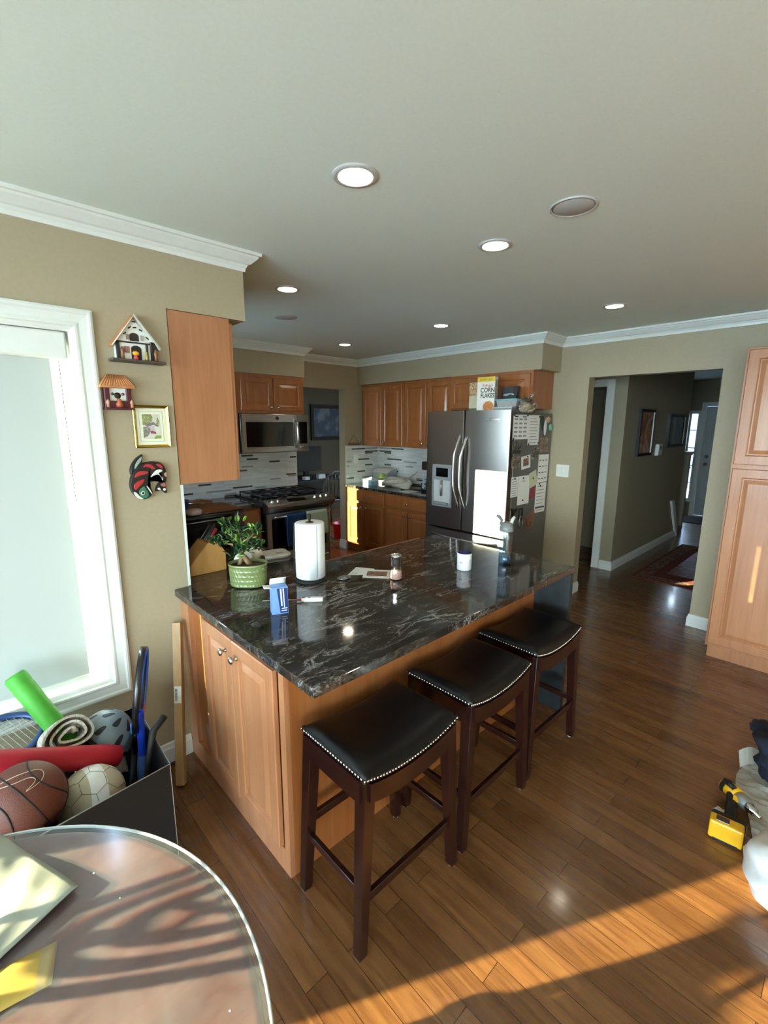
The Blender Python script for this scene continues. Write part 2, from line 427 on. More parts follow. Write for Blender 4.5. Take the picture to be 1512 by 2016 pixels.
S('baseboard_fridge', base([(XR, 2.21), (XR, 1.916), (XR+.12, 1.916)]), M['white'])
S('baseboard_pantry', base([(XR+.12, .884), (XR, .884), (XR, .66)]), M['white'])
S('baseboard_hall', base([(5.53, 2.07), (5.53, 1.94), (8.08, 1.94), (8.08, 2.06)]), M['white'])
S('baseboard_stove', base([(3.85, YS+.12), (3.85, YS), (3.86, YS)], .12, .02), M['white'])
# window 1: picture-frame casing, jamb, sash and glass
fy = FY(YW)
w1 = MB().frame(fy, WX0-.085, WX1+.085, WZ0-.085, WZ1+.085, [(0, 0), (0, .018), (.008, .022), (.016, .022), (.022, .017), (.05, .015), (.058, .018), (.066, .018), (.070, .010), (.080, .006), (.088, .002), (.088, -.062), (.086, -.062), (.080, -.004)]).build('window_1', M['white'])
struct(w1)
fr = MB().frame(fy, WX0, WX1, WZ0, WZ1, [(0, -.05), (.004, -.05), (.004, -.06), (.027, -.06), (.027, -.095), (0, -.095)]).build('window_sash', M['white'], w1)
MB().box(WX0+.015, WX1-.015, YW+.075, YW+.081, WZ0+.05, WZ1-.05).build('glass_pane', M['glass'], w1)
# glazed patio door left of the table, out of frame
d1 = MB().frame(fy, DX0-.08, DX1+.08, -.06, 2.14, [(0, 0), (0, .02), (.08, .014), (.08, 0)]).build('door_1', M['white']); struct(d1)
for a, b in ((DX0, DX1),):
    lf = MB().frame(FY(YW+.05), a, b, .02, 2.05, [(0, -.02), (0, .02), (.115, .02), (.115, -.02)]).build('door_leaf', M['white'], d1)
    MB().box(a+.09, b-.09, YW+.047, YW+.053, .11, 1.96).build('glass_pane', M['glass'], lf)
# other openings
def win(name, mapf, u0, u1, v0, v1, depth, cols=1, rows=1, cas=.07, mat='white'):
    w = MB().frame(mapf, u0-cas, u1+cas, v0-cas, v1+cas, [(0, 0), (0, .018), (cas, .012), (cas, -depth), (cas-.001, -depth), (cas-.001, 0)]).build(name, M[mat]); struct(w)
    m = MB()
    m.frame(mapf, u0, u1, v0, v1, [(0, -depth*.7), (0, -depth*.45), (.03, -depth*.45), (.03, -depth*.7)])
    def bar(a, b, c, d):
        P = [mapf(u, v, w_) for w_ in (-depth*.62, -depth*.5) for u, v in ((a, c), (b, c), (b, d), (a, d))]; m.hexa(P)
    for i in range(1, cols): x = u0+(u1-u0)*i/cols; bar(x-.011, x+.011, v0+.03, v1-.03)
    for j in range(1, rows): z = v0+(v1-v0)*j/rows; bar(u0+.03, u1-.03, z-.009, z+.009)
    m.build('window_sash', M[mat], w)
    P = [mapf(u, v, w_) for w_ in (-depth*.58, -depth*.54) for u, v in ((u0+.02, v0+.02), (u1-.02, v0+.02), (u1-.02, v1-.02), (u0+.02, v1-.02))]
    MB().hexa(P).build('glass_pane', M['glass'], w); return w
FXp = lambda P: (lambda u, v, w: (P+w, u, v))
FYp = lambda P: (lambda u, v, w: (u, P+w, v))
win('window_2', FXp(XK), 3.62, 4.14, 1.1, 2.16, .12)
win('window_3', FYp(YB), -2.6, -1.0, .9, 2.1, .12, 2, 1)
win('window_4', FXp(XL), -3.0, 1.8, .1, 2.3, .12, 3, 1)
win('window_5', FXp(.79), 6.0, 6.42, 1.0, 2.0, .12)
M['door_shaded'] = plain('entry_door_shaded', '#aeb6b8', .4)  # white door greyed: the shade it stands in is put into its colour
win('window_6', FX(10.2), 2.285, 2.445, .28, 1.93, .1, 1, 5, .03, 'white')
d2 = MB().frame(FX(10.2), 1.13, 2.26, -.06, 2.1, [(0, 0), (0, .018), (.07, .012), (.07, 0)]).build('door_2', M['white']); struct(d2)
lf = MB().panel(FX(10.24), 1.205, 2.185, .01, 2.025, [(0, -.03), (0, .02)]).build('door_leaf', M['door_shaded'], d2)
for u in (1.33, 1.74):
    for v0, v1 in ((.2, .8), (.95, 1.75)):
        MB().panel(FX(10.22), u, u+.33, v0, v1, [(0, -.002), (.01, .005), (.03, .005), (.05, .011), (.06, .011)]).build('door_panel', M['door_shaded'], lf)
MB().lathe([(.02, 0), (.026, .004), (.012, .012), (.012, .035), (.028, .045), (.03, .06), (.02, .07)], (10.22, 2.1, .98), (-1, 0, 0)).build('door_knob', M['steel_dark'], lf)
MB().lathe([(.03, 0), (.03, .012), (.018, .016)], (10.22, 2.1, 1.12), (-1, 0, 0)).build('deadbolt', M['steel_dark'], lf)
# cased opening in the hall stub wall and its dark room
S('trim_2', MB().panel(FX(5.53), 2.075, 2.16, 0, 2.2, [(0, 0), (0, .02), (.004, .024)]).panel(FX(5.53), 2.96, 3.04, 0, 2.2, [(0, 0), (0, .02), (.004, .024)]).panel(FX(5.53), 2.16, 2.96, 2.12, 2.2, [(0, 0), (0, .02), (.004, .024)]), M['white'])
# stair seen past the end of the hall wall: white stringer
S('trim_3', MB().prism([(7.62, .60), (7.74, .60), (8.09, .13), (8.09, 0), (8.0, .08)], FY(1.94), .0, .03), M['white'])
# outside
t = NT('pale_patio'); t.set(Base_Color=t.ramp(t.noise(t.coord(), 3, 5), [(.3, H('#a4adab')), (.7, H('#bfc7c4'))]), Roughness=.95)
S('ground_outside', MB().box(-60, 60, -60, 60, -.4, -.3), t.m)
t = NT('siding'); t.set(Base_Color=H('#2b3d66'), Roughness=.8)
hs = thing('neighbour_house', 'blue-grey house seen through the sidelight beside the entry door', 'house', (17.5, 3.2, -.3))
MB().box(17, 23, -1.5, 9, -.3, 2.3).build('wall', t.m, hs)
MB().prism([(16.6, 2.3), (23.4, 2.3), (20, 4.6)], lambda u, v, w: (u, w, v), -1.8, 9.3).build('roof', plain('roof_shingle', '#6a7686', .9, var=.2), hs)
sun_pan = thing('sun_block_panel', 'unseen panel added outside the patio door to keep sun off the floor', 'screen', (-4.6, 3.05, -.3))  # added out of view to cut off the sun beside the floor strips
for i in range(14): MB().box(-4.98, -4.275, 3.0, 3.03, -.25+i*.138, -.25+i*.138+.136).build('slat', M['white'], sun_pan)
for x in (-4.97, -4.285): MB().box(x-.03, x+.0, 3.03, 3.09, -.3, 1.70).build('post', M['white'], sun_pan)
sun_pst = thing('sun_block_post', 'unseen post added outside the patio door to shade a band of floor', 'post', (-3.985, 3.0, -.3))  # added out of view to cast the dark gap between the sun strips
MB().box(-4.03, -3.94, 2.955, 3.045, -.3, 1.66, .004).build('post', M['white'], sun_pst)
MB().box(-4.05, -3.92, 2.935, 3.065, 1.66, 1.70, .006).build('cap', M['white'], sun_pst)
# ------------------------------------------------------------------ cabinets, counters, appliances
def rdoor(parent, fn, u0, u1, v0, v1, mat, knob=None, name='door', t=.02, st=.058, label=None):
    st = min(st, (u1-u0)*.28, (v1-v0)*.28)
    o = MB().panel(fn, u0, u1, v0, v1, [(0, 0), (0, t-.004), (.004, t), (st-.008, t), (st-.002, t-.003), (st, t-.009), (st+.008, t-.009), (st+.034, t-.002), (st+.037, t-.002)]).build(name, mat, parent)
    if knob:
        p0 = Vector(fn(knob[0], knob[1], t)); ax = Vector(fn(knob[0], knob[1], t+1))-p0
        MB().lathe([(.009, -.002), (.009, .002), (.006, .006), (.0055, .016), (.014, .02), (.016, .025), (.014, .03), (.007, .033)], p0, ax, 14).build('knob', M['knob'], o)
    return o
def slabdrawer(parent, fn, u0, u1, v0, v1, mat, knob=None, t=.02):
    o = MB().panel(fn, u0, u1, v0, v1, [(0, 0), (0, t-.007), (.005, t-.002), (.012, t)]).build('drawer', mat, parent)
    if knob:
        p0 = Vector(fn(knob[0], knob[1], t)); ax = Vector(fn(knob[0], knob[1], t+1))-p0
        MB().lathe([(.009, -.002), (.009, .002), (.006, .006), (.0055, .016), (.014, .02), (.016, .025), (.014, .03), (.007, .033)], p0, ax, 14).build('knob', M['knob'], o)
    return o
# peninsula
pen = thing('peninsula_cabinet', 'maple peninsula base cabinet with two end doors under the black granite bar', 'cabinet', (1.6, 1.7, 0))
MB().box(.765, 2.48, 1.31, 2.245, .0, .862).build('carcass', M['cab'], pen)
MB().box(.765, 2.483, 1.29, 1.312, 0, .862).build('back_panel', M['cab'], pen)
m = MB(); fx = FX(.765)
for a in ((1.29, 1.325, 0, .862), (2.15, 2.245, 0, .862), (1.325, 2.15, 0, .105), (1.325, 2.15, .848, .862)): m.panel(fx, a[0], a[1], a[2], a[3], [(0, 0), (0, .02)])
m.box(.7652, .77, 1.325, 2.15, .1, .85)
m.build('face_frame', M['cab_light'], pen)
fx = FX(.745)
rdoor(pen, fx, 1.334, 1.652, .118, .848, M['cab_light'], (1.605, .79))
rdoor(pen, fx, 1.66, 1.945, .118, .848, M['cab_light'], (1.70, .79))
# countertop
ct = thing('granite_countertop', 'black veined granite countertop with overhanging bar and end leg, running back to the stove', 'countertop', (1.6, 1.6, 0))
m = MB(); m.prism([(.722, 1.073), (2.525, 1.073), (2.525, 2.12), (1.44, 2.12), (1.44, 2.2), (.806, 2.2), (.806, 2.248), (.722, 2.248)], FZ(0), .866, .901)
bmesh.ops.bevel(m.bm, geom=[e for e in m.bm.edges], offset=.0035, segments=2, affect='EDGES', profile=.5)
m.build('bar_slab', M['granite'], ct)
MB().prism([(.806, 2.2), (1.44, 2.2), (1.44, 4.17), (2.262, 4.17), (2.262, 4.80), (.806, 4.80)], FZ(0), .866, .9005).build('counter_slab', M['granite'], ct)
o = MB().box(2.485, 2.522, 1.078, 2.11, 0, .865).build('waterfall_leg', M['granite_blue'], ct); o['label'] = 'blue-grey granite end leg of the bar'
# base cabinets behind
lb = thing('corner_base_cabinet', 'dark maple base cabinet run in the corner left of the range', 'cabinet', (1.5, 4.4, 0))
MB().prism([(.795, 2.26), (1.41, 2.26), (1.41, 4.21), (2.255, 4.21), (2.255, 4.81), (.795, 4.81)], FZ(0), .1, .864).build('carcass', M['cab'], lb)
MB().prism([(.80, 2.27), (1.35, 2.27), (1.35, 4.27), (2.25, 4.27), (2.25, 4.80), (.80, 4.80)], FZ(0), 0, .1).build('plinth', M['cab_dark'], lb)
fy = FY(4.21)
for a, b in ((1.48, 1.85), (1.87, 2.235)):
    slabdrawer(lb, fy, a, b, .69, .84, M['cab'], ((a+b)/2, .77)); rdoor(lb, fy, a, b, .13, .675, M['cab'], (b-.04, .62))
# upper cabinets
ul = thing('upper_cabinet', 'pale maple wall cabinet with plain side panel above the knife block', 'cabinet', (.95, 3, 1.4))
MB().box(.795, 1.085, 2.256, 3.4, 1.41, 2.198).build('carcass', M['cab_light'], ul)
FXq = lambda P: (lambda u, v, w: (P+w, u, v))
for a, b in ((2.262, 2.82), (2.83, 3.39)): rdoor(ul, FXq(1.085), a, b, 1.415, 2.18, M['cab_light'], (b-.04 if a < 2.5 else a+.04, 1.46))
us = thing('upper_cabinet', 'maple wall cabinet with two small doors directly over the microwave', 'cabinet', (2.6, 4.6, 1.82))
MB().box(2.19, 2.985, 4.47, 4.815, 1.80, 2.198).build('carcass', M['cab'], us)
rdoor(us, FY(4.47), 2.225, 2.59, 1.828, 2.165, M['cab'], (2.555, 1.86)); rdoor(us, FY(4.47), 2.605, 2.965, 1.828, 2.165, M['cab'], (2.64, 1.86))
uc = thing('upper_cabinet', 'tall maple corner wall cabinet reaching down beside the left of the microwave', 'cabinet', (1.7, 4.6, 1.4))
MB().box(1.2, 2.188, 4.47, 4.815, 1.40, 2.198).build('carcass', M['cab'], uc)
for a, b in ((1.24, 1.69), (1.70, 2.15)): rdoor(uc, FY(4.47), a, b, 1.41, 2.165, M['cab'], (b-.04, 1.46))
MB().panel(FY(4.47), 2.155, 2.188, 1.4, 2.198, [(0, 0), (0, .004)]).build('stile', M['cab_dark'], uc)
# right-hand uppers (each one a unit)
FX2 = FX(4.12)
def rupper(label, y0, y1, z0, z1, splits, x=4.12):
    t = thing('upper_cabinet', label, 'cabinet', (4.3, (y0+y1)/2, z0))
    MB().box(x, 4.455, y0+.001, y1-.001, z0, z1).build('carcass', M['cab'], t)
    for i, (a, b, k) in enumerate(splits): rdoor(t, FX(x), a, b, z0+.012, z1-.03, M['cab'], (k, z0+.055) if k else None)
    return t
rupper('maple two-door wall cabinet in the corner over the bin and tissue box', 4.0, 4.775, 1.41, 2.198, [(4.018, 4.375, 4.34), (4.39, 4.745, 4.425)])
rupper('maple wall cabinet between the corner cabinet and the refrigerator', 3.245, 3.995, 1.41, 2.198, [(3.262, 3.61, 3.575), (3.63, 3.975, 3.665)])
MB_over = rupper('short maple cabinet above the refrigerator behind the cereal box', 2.265, 3.24, 1.845, 2.198, [(2.29, 2.745, 2.71), (2.76, 3.22, 2.80)], 4.06)
# right-hand base units and counter
def rbase(label, y0, y1, doors, drawers):
    t = thing('base_cabinet', label, 'cabinet', (4.15, (y0+y1)/2, 0))
    MB().box(3.85, 4.455, y0+.001, y1-.001, .1, .864).build('carcass', M['cab'], t)
    MB().box(3.91, 4.45, y0+.002, y1-.002, 0, .1).build('plinth', M['cab_dark'], t)
    for a, b, k in doors: rdoor(t, FX(3.85), a, b, .13, .675, M['cab'], (k, .63))
    for a, b in drawers: slabdrawer(t, FX(3.85), a, b, .705, .845, M['cab'], ((a+b)/2, .775))
rbase('maple base cabinet in the sunlit corner by the doorway', 4.03, 4.815, [(4.05, 4.40, 4.36), (4.415, 4.76, 4.455)], [(4.05, 4.62)])
rbase('maple base cabinet right beside the refrigerator', 3.25, 4.028, [(3.265, 3.63, 3.60), (3.645, 4.01, 3.68)], [(3.265, 4.01)])
c2 = single(MB().box(3.82, 4.45, 3.245, 4.81, .866, .9, .003), 'side_countertop', M['granite'], 'short black granite counter between the doorway and the refrigerator', 'countertop')
# tile
bs = thing('tile_backsplash', 'pale linear mosaic backsplash with dark slivers behind the range', 'backsplash', (2, 4.82, .9))
MB().box(.81, 3.08, 4.808, 4.8195, .9, 1.40).box(2.19, 3.08, 4.808, 4.8195, 1.4, 1.5).build('tiles', M['tile'], bs)
MB().box(.7905, .802, 2.262, 4.806, .902, 1.41).build('side_tiles', M['tile'], bs)
MB().box(.7905, .804, 2.2505, 2.2615, .902, 1.408).build('edge_trim', M['white'], bs)
MB().box(3.08, 3.087, 4.806, 4.8195, .9, 1.4).build('edge_trim', M['white'], bs)
b2 = thing('tile_backsplash', 'pale linear mosaic backsplash in the corner behind the grocery bag', 'backsplash', (4.2, 4.8, .9))
MB().box(3.862, 4.448, 4.808, 4.8195, .9005, 1.408).build('tiles', M['tile'], b2)
MB().box(4.448, 4.4595, 3.25, 4.8195, .9005, 1.408).build('side_tiles', M['tile'], b2)
MB().box(3.855, 3.862, 4.806, 4.8195, .9005, 1.408).build('edge_trim', M['white'], b2)
# ---- microwave
mw = thing('microwave', 'stainless over-the-range microwave with dark window', 'microwave', (2.6, 4.6, 1.385))
MB().box(2.2, 3.01, 4.445, 4.80, 1.388, 1.797, .004).build('body', M['steel_dark'], mw)
fy = FY(4.445)
dr = MB().frame(fy, 2.202, 2.858, 1.392, 1.795, [(0, 0), (0, .024), (.006, .028), (.045, .028), (.05, .02), (.05, 0)]).panel(fy, 2.25, 2.81, 1.71, 1.75, [(0, 0), (0, .027)]).panel(fy, 2.25, 2.81, 1.44, 1.455, [(0, 0), (0, .027)]).build('door', M['steel'], mw)
MB().panel(fy, 2.245, 2.815, 1.452, 1.712, [(0, 0), (0, .0285), (.004, .030)]).build('window', M['black_gloss'], dr)
MB().tube([(2.838, 4.42, 1.722), (2.838, 4.39, 1.70), (2.838, 4.378, 1.64), (2.838, 4.376, 1.58), (2.838, 4.378, 1.52), (2.838, 4.39, 1.462), (2.838, 4.42, 1.44)], .011, 10).build('handle', M['handle'], dr)
MB().lathe([(.021, 0), (.021, .003), (.018, .0045)], (2.61, 4.417, 1.752), (0, -1, 0), 20).build('badge', M['black'], dr)
cp = MB().panel(fy, 2.861, 3.008, 1.392, 1.795, [(0, 0), (0, .022), (.006, .028)]).build('control_panel', M['steel'], mw)
MB().panel(fy, 2.873, 2.985, 1.475, 1.715, [(0, .02), (0, .0285), (.003, .03)]).build('touch_pad', M['black_gloss'], cp)
for i in range(3): MB().lathe([(.011, 0), (.011, .004), (.007, .006)], (2.893+i*.036, 4.416, 1.44), (0, -1, 0), 14).build('button', M['chrome'], cp)
# ---- range
rg = thing('range', 'stainless slide-in gas range with black cooktop', 'stove', (2.68, 4.45, 0))
MB().box(2.275, 3.085, 4.175, 4.795, .06, .895).build('body', M['black'], rg)
MB().box(2.30, 3.06, 4.2, 4.78, 0, .06).build('plinth', M['black'], rg)
ck = MB().box(2.262, 3.10, 4.20, 4.80, .897, .922, .004).build('cooktop', M['black_gloss'], rg)
for i in range(3):
    x0 = 2.30+i*.262; m = MB()
    m.tube([(x0, 4.26, .955), (x0+.235, 4.26, .955), (x0+.235, 4.74, .955), (x0, 4.74, .955)], .008, 6, True)
    for j in range(3): m.cyl((x0, 4.36+j*.13, .957), (x0+.235, 4.36+j*.13, .957), .007, n=6)
    m.cyl((x0+.117, 4.26, .957), (x0+.117, 4.74, .957), .007, n=6)
    for q in ((x0, 4.26), (x0+.235, 4.26), (x0, 4.74), (x0+.235, 4.74)): m.cyl((q[0], q[1], .92), (q[0], q[1], .953), .008, n=6)
    m.build('grate', M['iron'], rg)
for x, y in ((2.42, 4.36), (2.42, 4.63), (2.68, 4.5), (2.94, 4.36), (2.94, 4.63)):
    MB().lathe([(.05, 0), (.05, .008), (.036, .012), (.036, .02), (.03, .024)], (x, y, .922), n=18).build('burner', M['iron'], rg)
# sloped front control panel
sec = [(4.20, .925), (4.165, .925), (4.075, .885), (4.066, .875), (4.07, .85), (4.12, .80), (4.175, .79)]
cp = MB().prism(sec, lambda u, v, w: (w, u, v), 2.262, 3.10).build('control_panel', M['steel'], rg)
def on_slope(x, s): return Vector((x, 4.165-.09*s, .925-.04*s))
nrm = Vector((0, -.04, .09)).normalized()
for x in (2.335, 2.40, 2.86, 2.935, 3.01):
    MB().lathe([(.02, -.001), (.02, .006), (.015, .01), (.014, .026), (.010, .03)], on_slope(x, .5), nrm, 16).build('burner_knob', M['chrome'], rg)
m = MB(); P = [on_slope(x, s)+nrm*h for h in (-.002, .0015) for x, s in ((2.52, .22), (2.74, .22), (2.74, .78), (2.52, .78))]; m.hexa(P); m.build('display', M['black_gloss'], cp)
fy = FY(4.175)
od = MB().frame(fy, 2.28, 3.08, .30, .785, [(0, 0), (0, .03), (.006, .035), (.055, .035), (.06, .03), (.06, 0)]).build('oven_door', M['steel'], rg)
MB().panel(fy, 2.335, 3.025, .355, .73, [(0, 0), (0, .031)]).build('window', M['black_gloss'], od)
m = MB().cyl((2.33, 4.075, .752), (3.03, 4.075, .752), .0135, n=12)
for x in (2.35, 3.01): m.cyl((x, 4.075, .752), (x, 4.142, .752), .012, n=10)
m.build('handle', M['handle'], od)
dw = MB().panel(fy, 2.28, 3.08, .07, .29, [(0, 0), (0, .028), (.006, .034)]).build('drawer', M['steel'], rg)
m = MB().cyl((2.36, 4.075, .25), (3.0, 4.075, .25), .0125, n=12)
for x in (2.38, 2.98): m.cyl((x, 4.075, .25), (x, 4.142, .25), .011, n=10)
m.build('handle', M['handle'], dw)
def towel(x0, x1, zb, zt, mat, label, seed):
    r = random.Random(seed); ph = r.random()*6
    def fn(u, v):
        x = x0+(x1-x0)*u + .008*math.sin(v*5+ph)
        # over the bar: back flap, fold, front flap
        L = v*1.25
        if L < .25: y, z = 4.0985, .752-.10*(1-L/.25)
        elif L < .37:
            a = (L-.25)/.12*PI; y, z = 4.075+.0205*math.cos(a), .752+.0205*math.sin(a)
        else: y, z = 4.0545-.006*math.sin(u*9+ph)*(L-.37), .752-(L-.37)/.88*(.752-zb)
        return (x, y-.001*math.sin(u*14+ph), z)
    return single(MB().surf(fn, 14, 40, .004), 'dish_towel', mat, label, 'towel')
towel(2.46, 2.70, .43, .75, M['towel_blue'], 'dark blue dish towel hanging from the oven handle', 3)
towel(2.71, 2.985, .50, .75, M['towel_sage'], 'pale sage dish towel hanging from the oven handle', 5)
# ---- refrigerator
fr = thing('refrigerator', 'stainless french-door refrigerator with water dispenser and papers on its grey side', 'refrigerator', (4.05, 2.72, 0))
b = MB().box(3.745, 4.43, 2.238, 3.222, .03, 1.80, .006).build('body', M['fr_side'], fr)
MB().box(3.78, 4.40, 2.26, 3.2, 0, .03).build('feet_rail', M['black'], fr)
def fdoor(name, y0, y1, z0, z1):
    m = MB(); n = 14; sec = [(y0, 3.74), (y1, 3.74)]
    poly = []
    for i in range(n+1):
        t = i/n; y = y0+(y1-y0)*t; poly.append((y, 3.668-.0*math.sin(PI*t)))
    e = .012
    ring = [(y0, 3.738), (y1, 3.738), (y1, 3.668+e), (y1-.004, 3.668+.003), (y1-e, 3.668)]+[(y, x) for y, x in reversed(poly) if y0+e < y < y1-e]+[(y0+e, 3.668), (y0+.004, 3.668+.003), (y0, 3.668+e)]
    m.prism(ring, lambda u, v, w: (v, u, w), z0, z1)
    return m.build(name, M['steel'], fr)
ld_ = fdoor('left_door', 2.75, 3.22, .645, 1.825)
rd_ = fdoor('right_door', 2.24, 2.742, .645, 1.825)
dz = fdoor('freezer_drawer', 2.24, 3.22, .07, .625)
def bow(y, z0, z1, dy):
    P = []
    for i in range(17):
        t = i/16; s = math.sin(PI*t); P.append((3.662-.062*min(1, s*1.35), y+dy*s, z0+(z1-z0)*t))
    return P
MB().tube(bow(2.785, .87, 1.60, .03), .0115, 10).build('handle', M['handle'], ld_)
MB().tube(bow(2.705, .86, 1.585, -.0+.035), .0115, 10).build('handle', M['handle'], rd_)
P = []
for i in range(21):
    t = i/20; s = math.sin(PI*t); P.append((3.662-.06*min(1, s*1.6), 3.14-.82*t, .575-.012*s))
MB().tube(P, .0125, 10).build('handle', M['handle'], dz)
MB().panel(FX(3.668), 2.36, 2.462, 1.732, 1.75, [(0, 0), (0, .002), (.002, .003)]).build('badge', M['chrome'], rd_)
fx = FX(3.668)
dp = MB().frame(fx, 2.875, 3.13, .855, 1.29, [(0, 0), (0, .006), (.006, .008), (.018, .008), (.022, .002), (.022, 0)]).panel(fx, 2.895, 3.11, 1.13, 1.27, [(0, 0), (0, .005)]).build('dispenser', M['grey'], ld_)
MB().panel(fx, 2.925, 3.08, 1.165, 1.255, [(0, 0), (0, .0062)]).build('display', M['black_gloss'], dp)
MB().panel(fx, 2.898, 3.107, .878, 1.135, [(0, .0005), (.0, .002), (.02, .002), (.03, .001)]).build('niche', M['lgrey'], dp)
MB().box(3.625, 3.667, 2.91, 3.095, .885, .905, .003).build('drip_tray', M['grey'], dp)
MB().tube([(3.655, 3.0, 1.13), (3.652, 3.0, 1.05), (3.652, 3.0, .97)], .012, 8).build('lever', M['steel'], dp)
# ---- pantry
pn = thing('pantry_cabinet', 'tall light maple pantry cabinet with raised-panel doors at the right edge', 'cabinet', (4.2, 0, 0))
MB().box(3.935, 4.455, -.6, .66, .09, 2.20, .002).build('carcass', M['cab_light'], pn)
MB().box(3.955, 4.45, -.59, .645, 0, .09).build('plinth', M['cab_light'], pn)
for a, b, k in ((.035, .645, .07), (-.585, .025, -.01)):
    rdoor(pn, FX(3.935), a, b, 1.435, 2.185, M['cab_light'], (k, 1.49), 'upper_door', st=.065); rdoor(pn, FX(3.935), a, b, .115, 1.405, M['cab_light'], (k, 1.35), 'lower_door', st=.065)
# ------------------------------------------------------------------ bar stools
def make_stool(loc, label):
    t = thing('bar_stool', label, 'stool', loc, 0, 'black leather saddle stools along the granite bar')
    hw, hd = .222, .166                       # seat half width (x) and depth (y) at the nail line
    zs = lambda u: .615 + .034*abs(u)**2.2    # saddle curve of the nail line
    nu, nv = 28, 16
    def top(u, v):
        e = (1-abs(u)**7)*(1-abs(v)**6); return zs(u)+.014+.030*max(e, 0)**.55
    m = MB(); U = [-1+2*i/nu for i in range(nu+1)]; V = [-1+2*j/nv for j in range(nv+1)]
    q = lambda a: math.copysign(abs(a)**.85, a)
    G = [[m.v((q(u)*hw, q(v)*hd, top(q(u), q(v)))) for v in V] for u in U]
    for i in range(nu):
        for j in range(nv): m.f([G[i][j], G[i+1][j], G[i+1][j+1], G[i][j+1]], True)
    loop = [(i, 0) for i in range(nu)]+[(nu, j) for j in range(nv)]+[(i, nv) for i in range(nu, 0, -1)]+[(0, j) for j in range(nv, 0, -1)]
    T = [G[i][j] for i, j in loop]
    B = [m.v((v.co.x*1.004, v.co.y*1.005, zs(v.co.x/hw)-.006)) for v in T]
    n = len(T)
    for k in range(n): m.f([T[k], B[k], B[(k+1) % n], T[(k+1) % n]], True)
    c = m.v((0, 0, .60))
    for k in range(n): m.f([B[k], c, B[(k+1) % n]])
    m.build('seat', M['leather'], t, local=True)
    # nailheads
    m = MB(); pts = []
    k = 34
    for i in range(k+1):
        u = -1+2*i/k
        for s in (-1, 1): pts.append((u*hw, s*hd*1.006, zs(u)+.002, (0, s, 0)))
    k = 24
    for j in range(1, k):
        v = -1+2*j/k
        for s in (-1, 1): pts.append((s*hw*1.006, v*hd, zs(1)+.002, (s, 0, 0)))
    for x, y, z, d in pts: m.lathe([(.0052, -.001), (.0048, .0018), (.0028, .0034)], (x, y, z), d, 7)
    m.build('nailhead_trim', M['nail'], t, local=True)
    # aprons following the saddle
    def apron_x(s):
        m = MB(); N = 18; xs = [-.205+.41*i/N for i in range(N+1)]
        poly = [(x, zs(x/hw)-.008) for x in xs]+[(x, zs(x/hw)-.075+.0*x) for x in reversed(xs)]
        m.prism(poly, lambda u, v, w: (u, w, v), s*.163-.011, s*.163+.0); return m
    for s in (-1, 1): apron_x(s).build('apron', M['espresso'], t, local=True)
    for s in (-1, 1): MB().box(s*.219-.011, s*.219+.001, -.15, .15, zs(1)-.085, zs(1)-.008).build('apron', M['espresso'], t, local=True)
    lg = {}
    for sx in (-1, 1):
        for sy in (-1, 1):
            xt, yt, xb, yb = sx*.221, sy*.165, sx*.252, sy*.172
            a, b = .047, .034
            P = [(xb-sx*b, yb-sy*b), (xb, yb-sy*b), (xb, yb), (xb-sx*b, yb)]; Q = [(xt-sx*a, yt-sy*a), (xt, yt-sy*a), (xt, yt), (xt-sx*a, yt)]
            if sx*sy < 0: P.reverse(); Q.reverse()
            l = MB().hexa([(x, y, .006) for x, y in P]+[(x, y, zs(1)-.009) for x, y in Q], .002).build('leg', M['espresso'], t, local=True)
            MB().cyl((xb-sx*b/2, yb-sy*b/2, 0), (xb-sx*b/2, yb-sy*b/2, .0065), .013, n=12).build('felt_pad', M['felt'], l, local=True)
    lx = lambda z: .252-.031*z/.64; ly = lambda z: .172-.007*z/.64
    def str_y(sx, z): x = sx*(lx(z)-.019); return MB().box(x-.009, x+.009, -ly(z)+.02, ly(z)-.02, z-.014, z+.014, .002)
    def str_x(sy, z): y = sy*(ly(z)-.019); return MB().box(-lx(z)+.02, lx(z)-.02, y-.009, y+.009, z-.016, z+.016, .002)
    str_x(-1, .205).build('footrest', M['espresso'], t, local=True)
    str_x(1, .29).build('stretcher', M['espresso'], t, local=True)
    for s in (-1, 1): str_y(s, .235).build('stretcher', M['espresso'], t, local=True)
    return t
st = make_stool((1.002, 1.068, 0), 'bar stool nearest the camera, at the left end of the bar')
for x, y, rz, lb_ in ((1.545, 1.078, .01, 'middle bar stool of the three along the granite bar'), (2.083, 1.092, -.012, 'farthest bar stool, in front of the granite end leg')):
    c = copy_tree(st); c.location = (x, y, 0); c.rotation_euler = (0, 0, rz); c['label'] = lb_
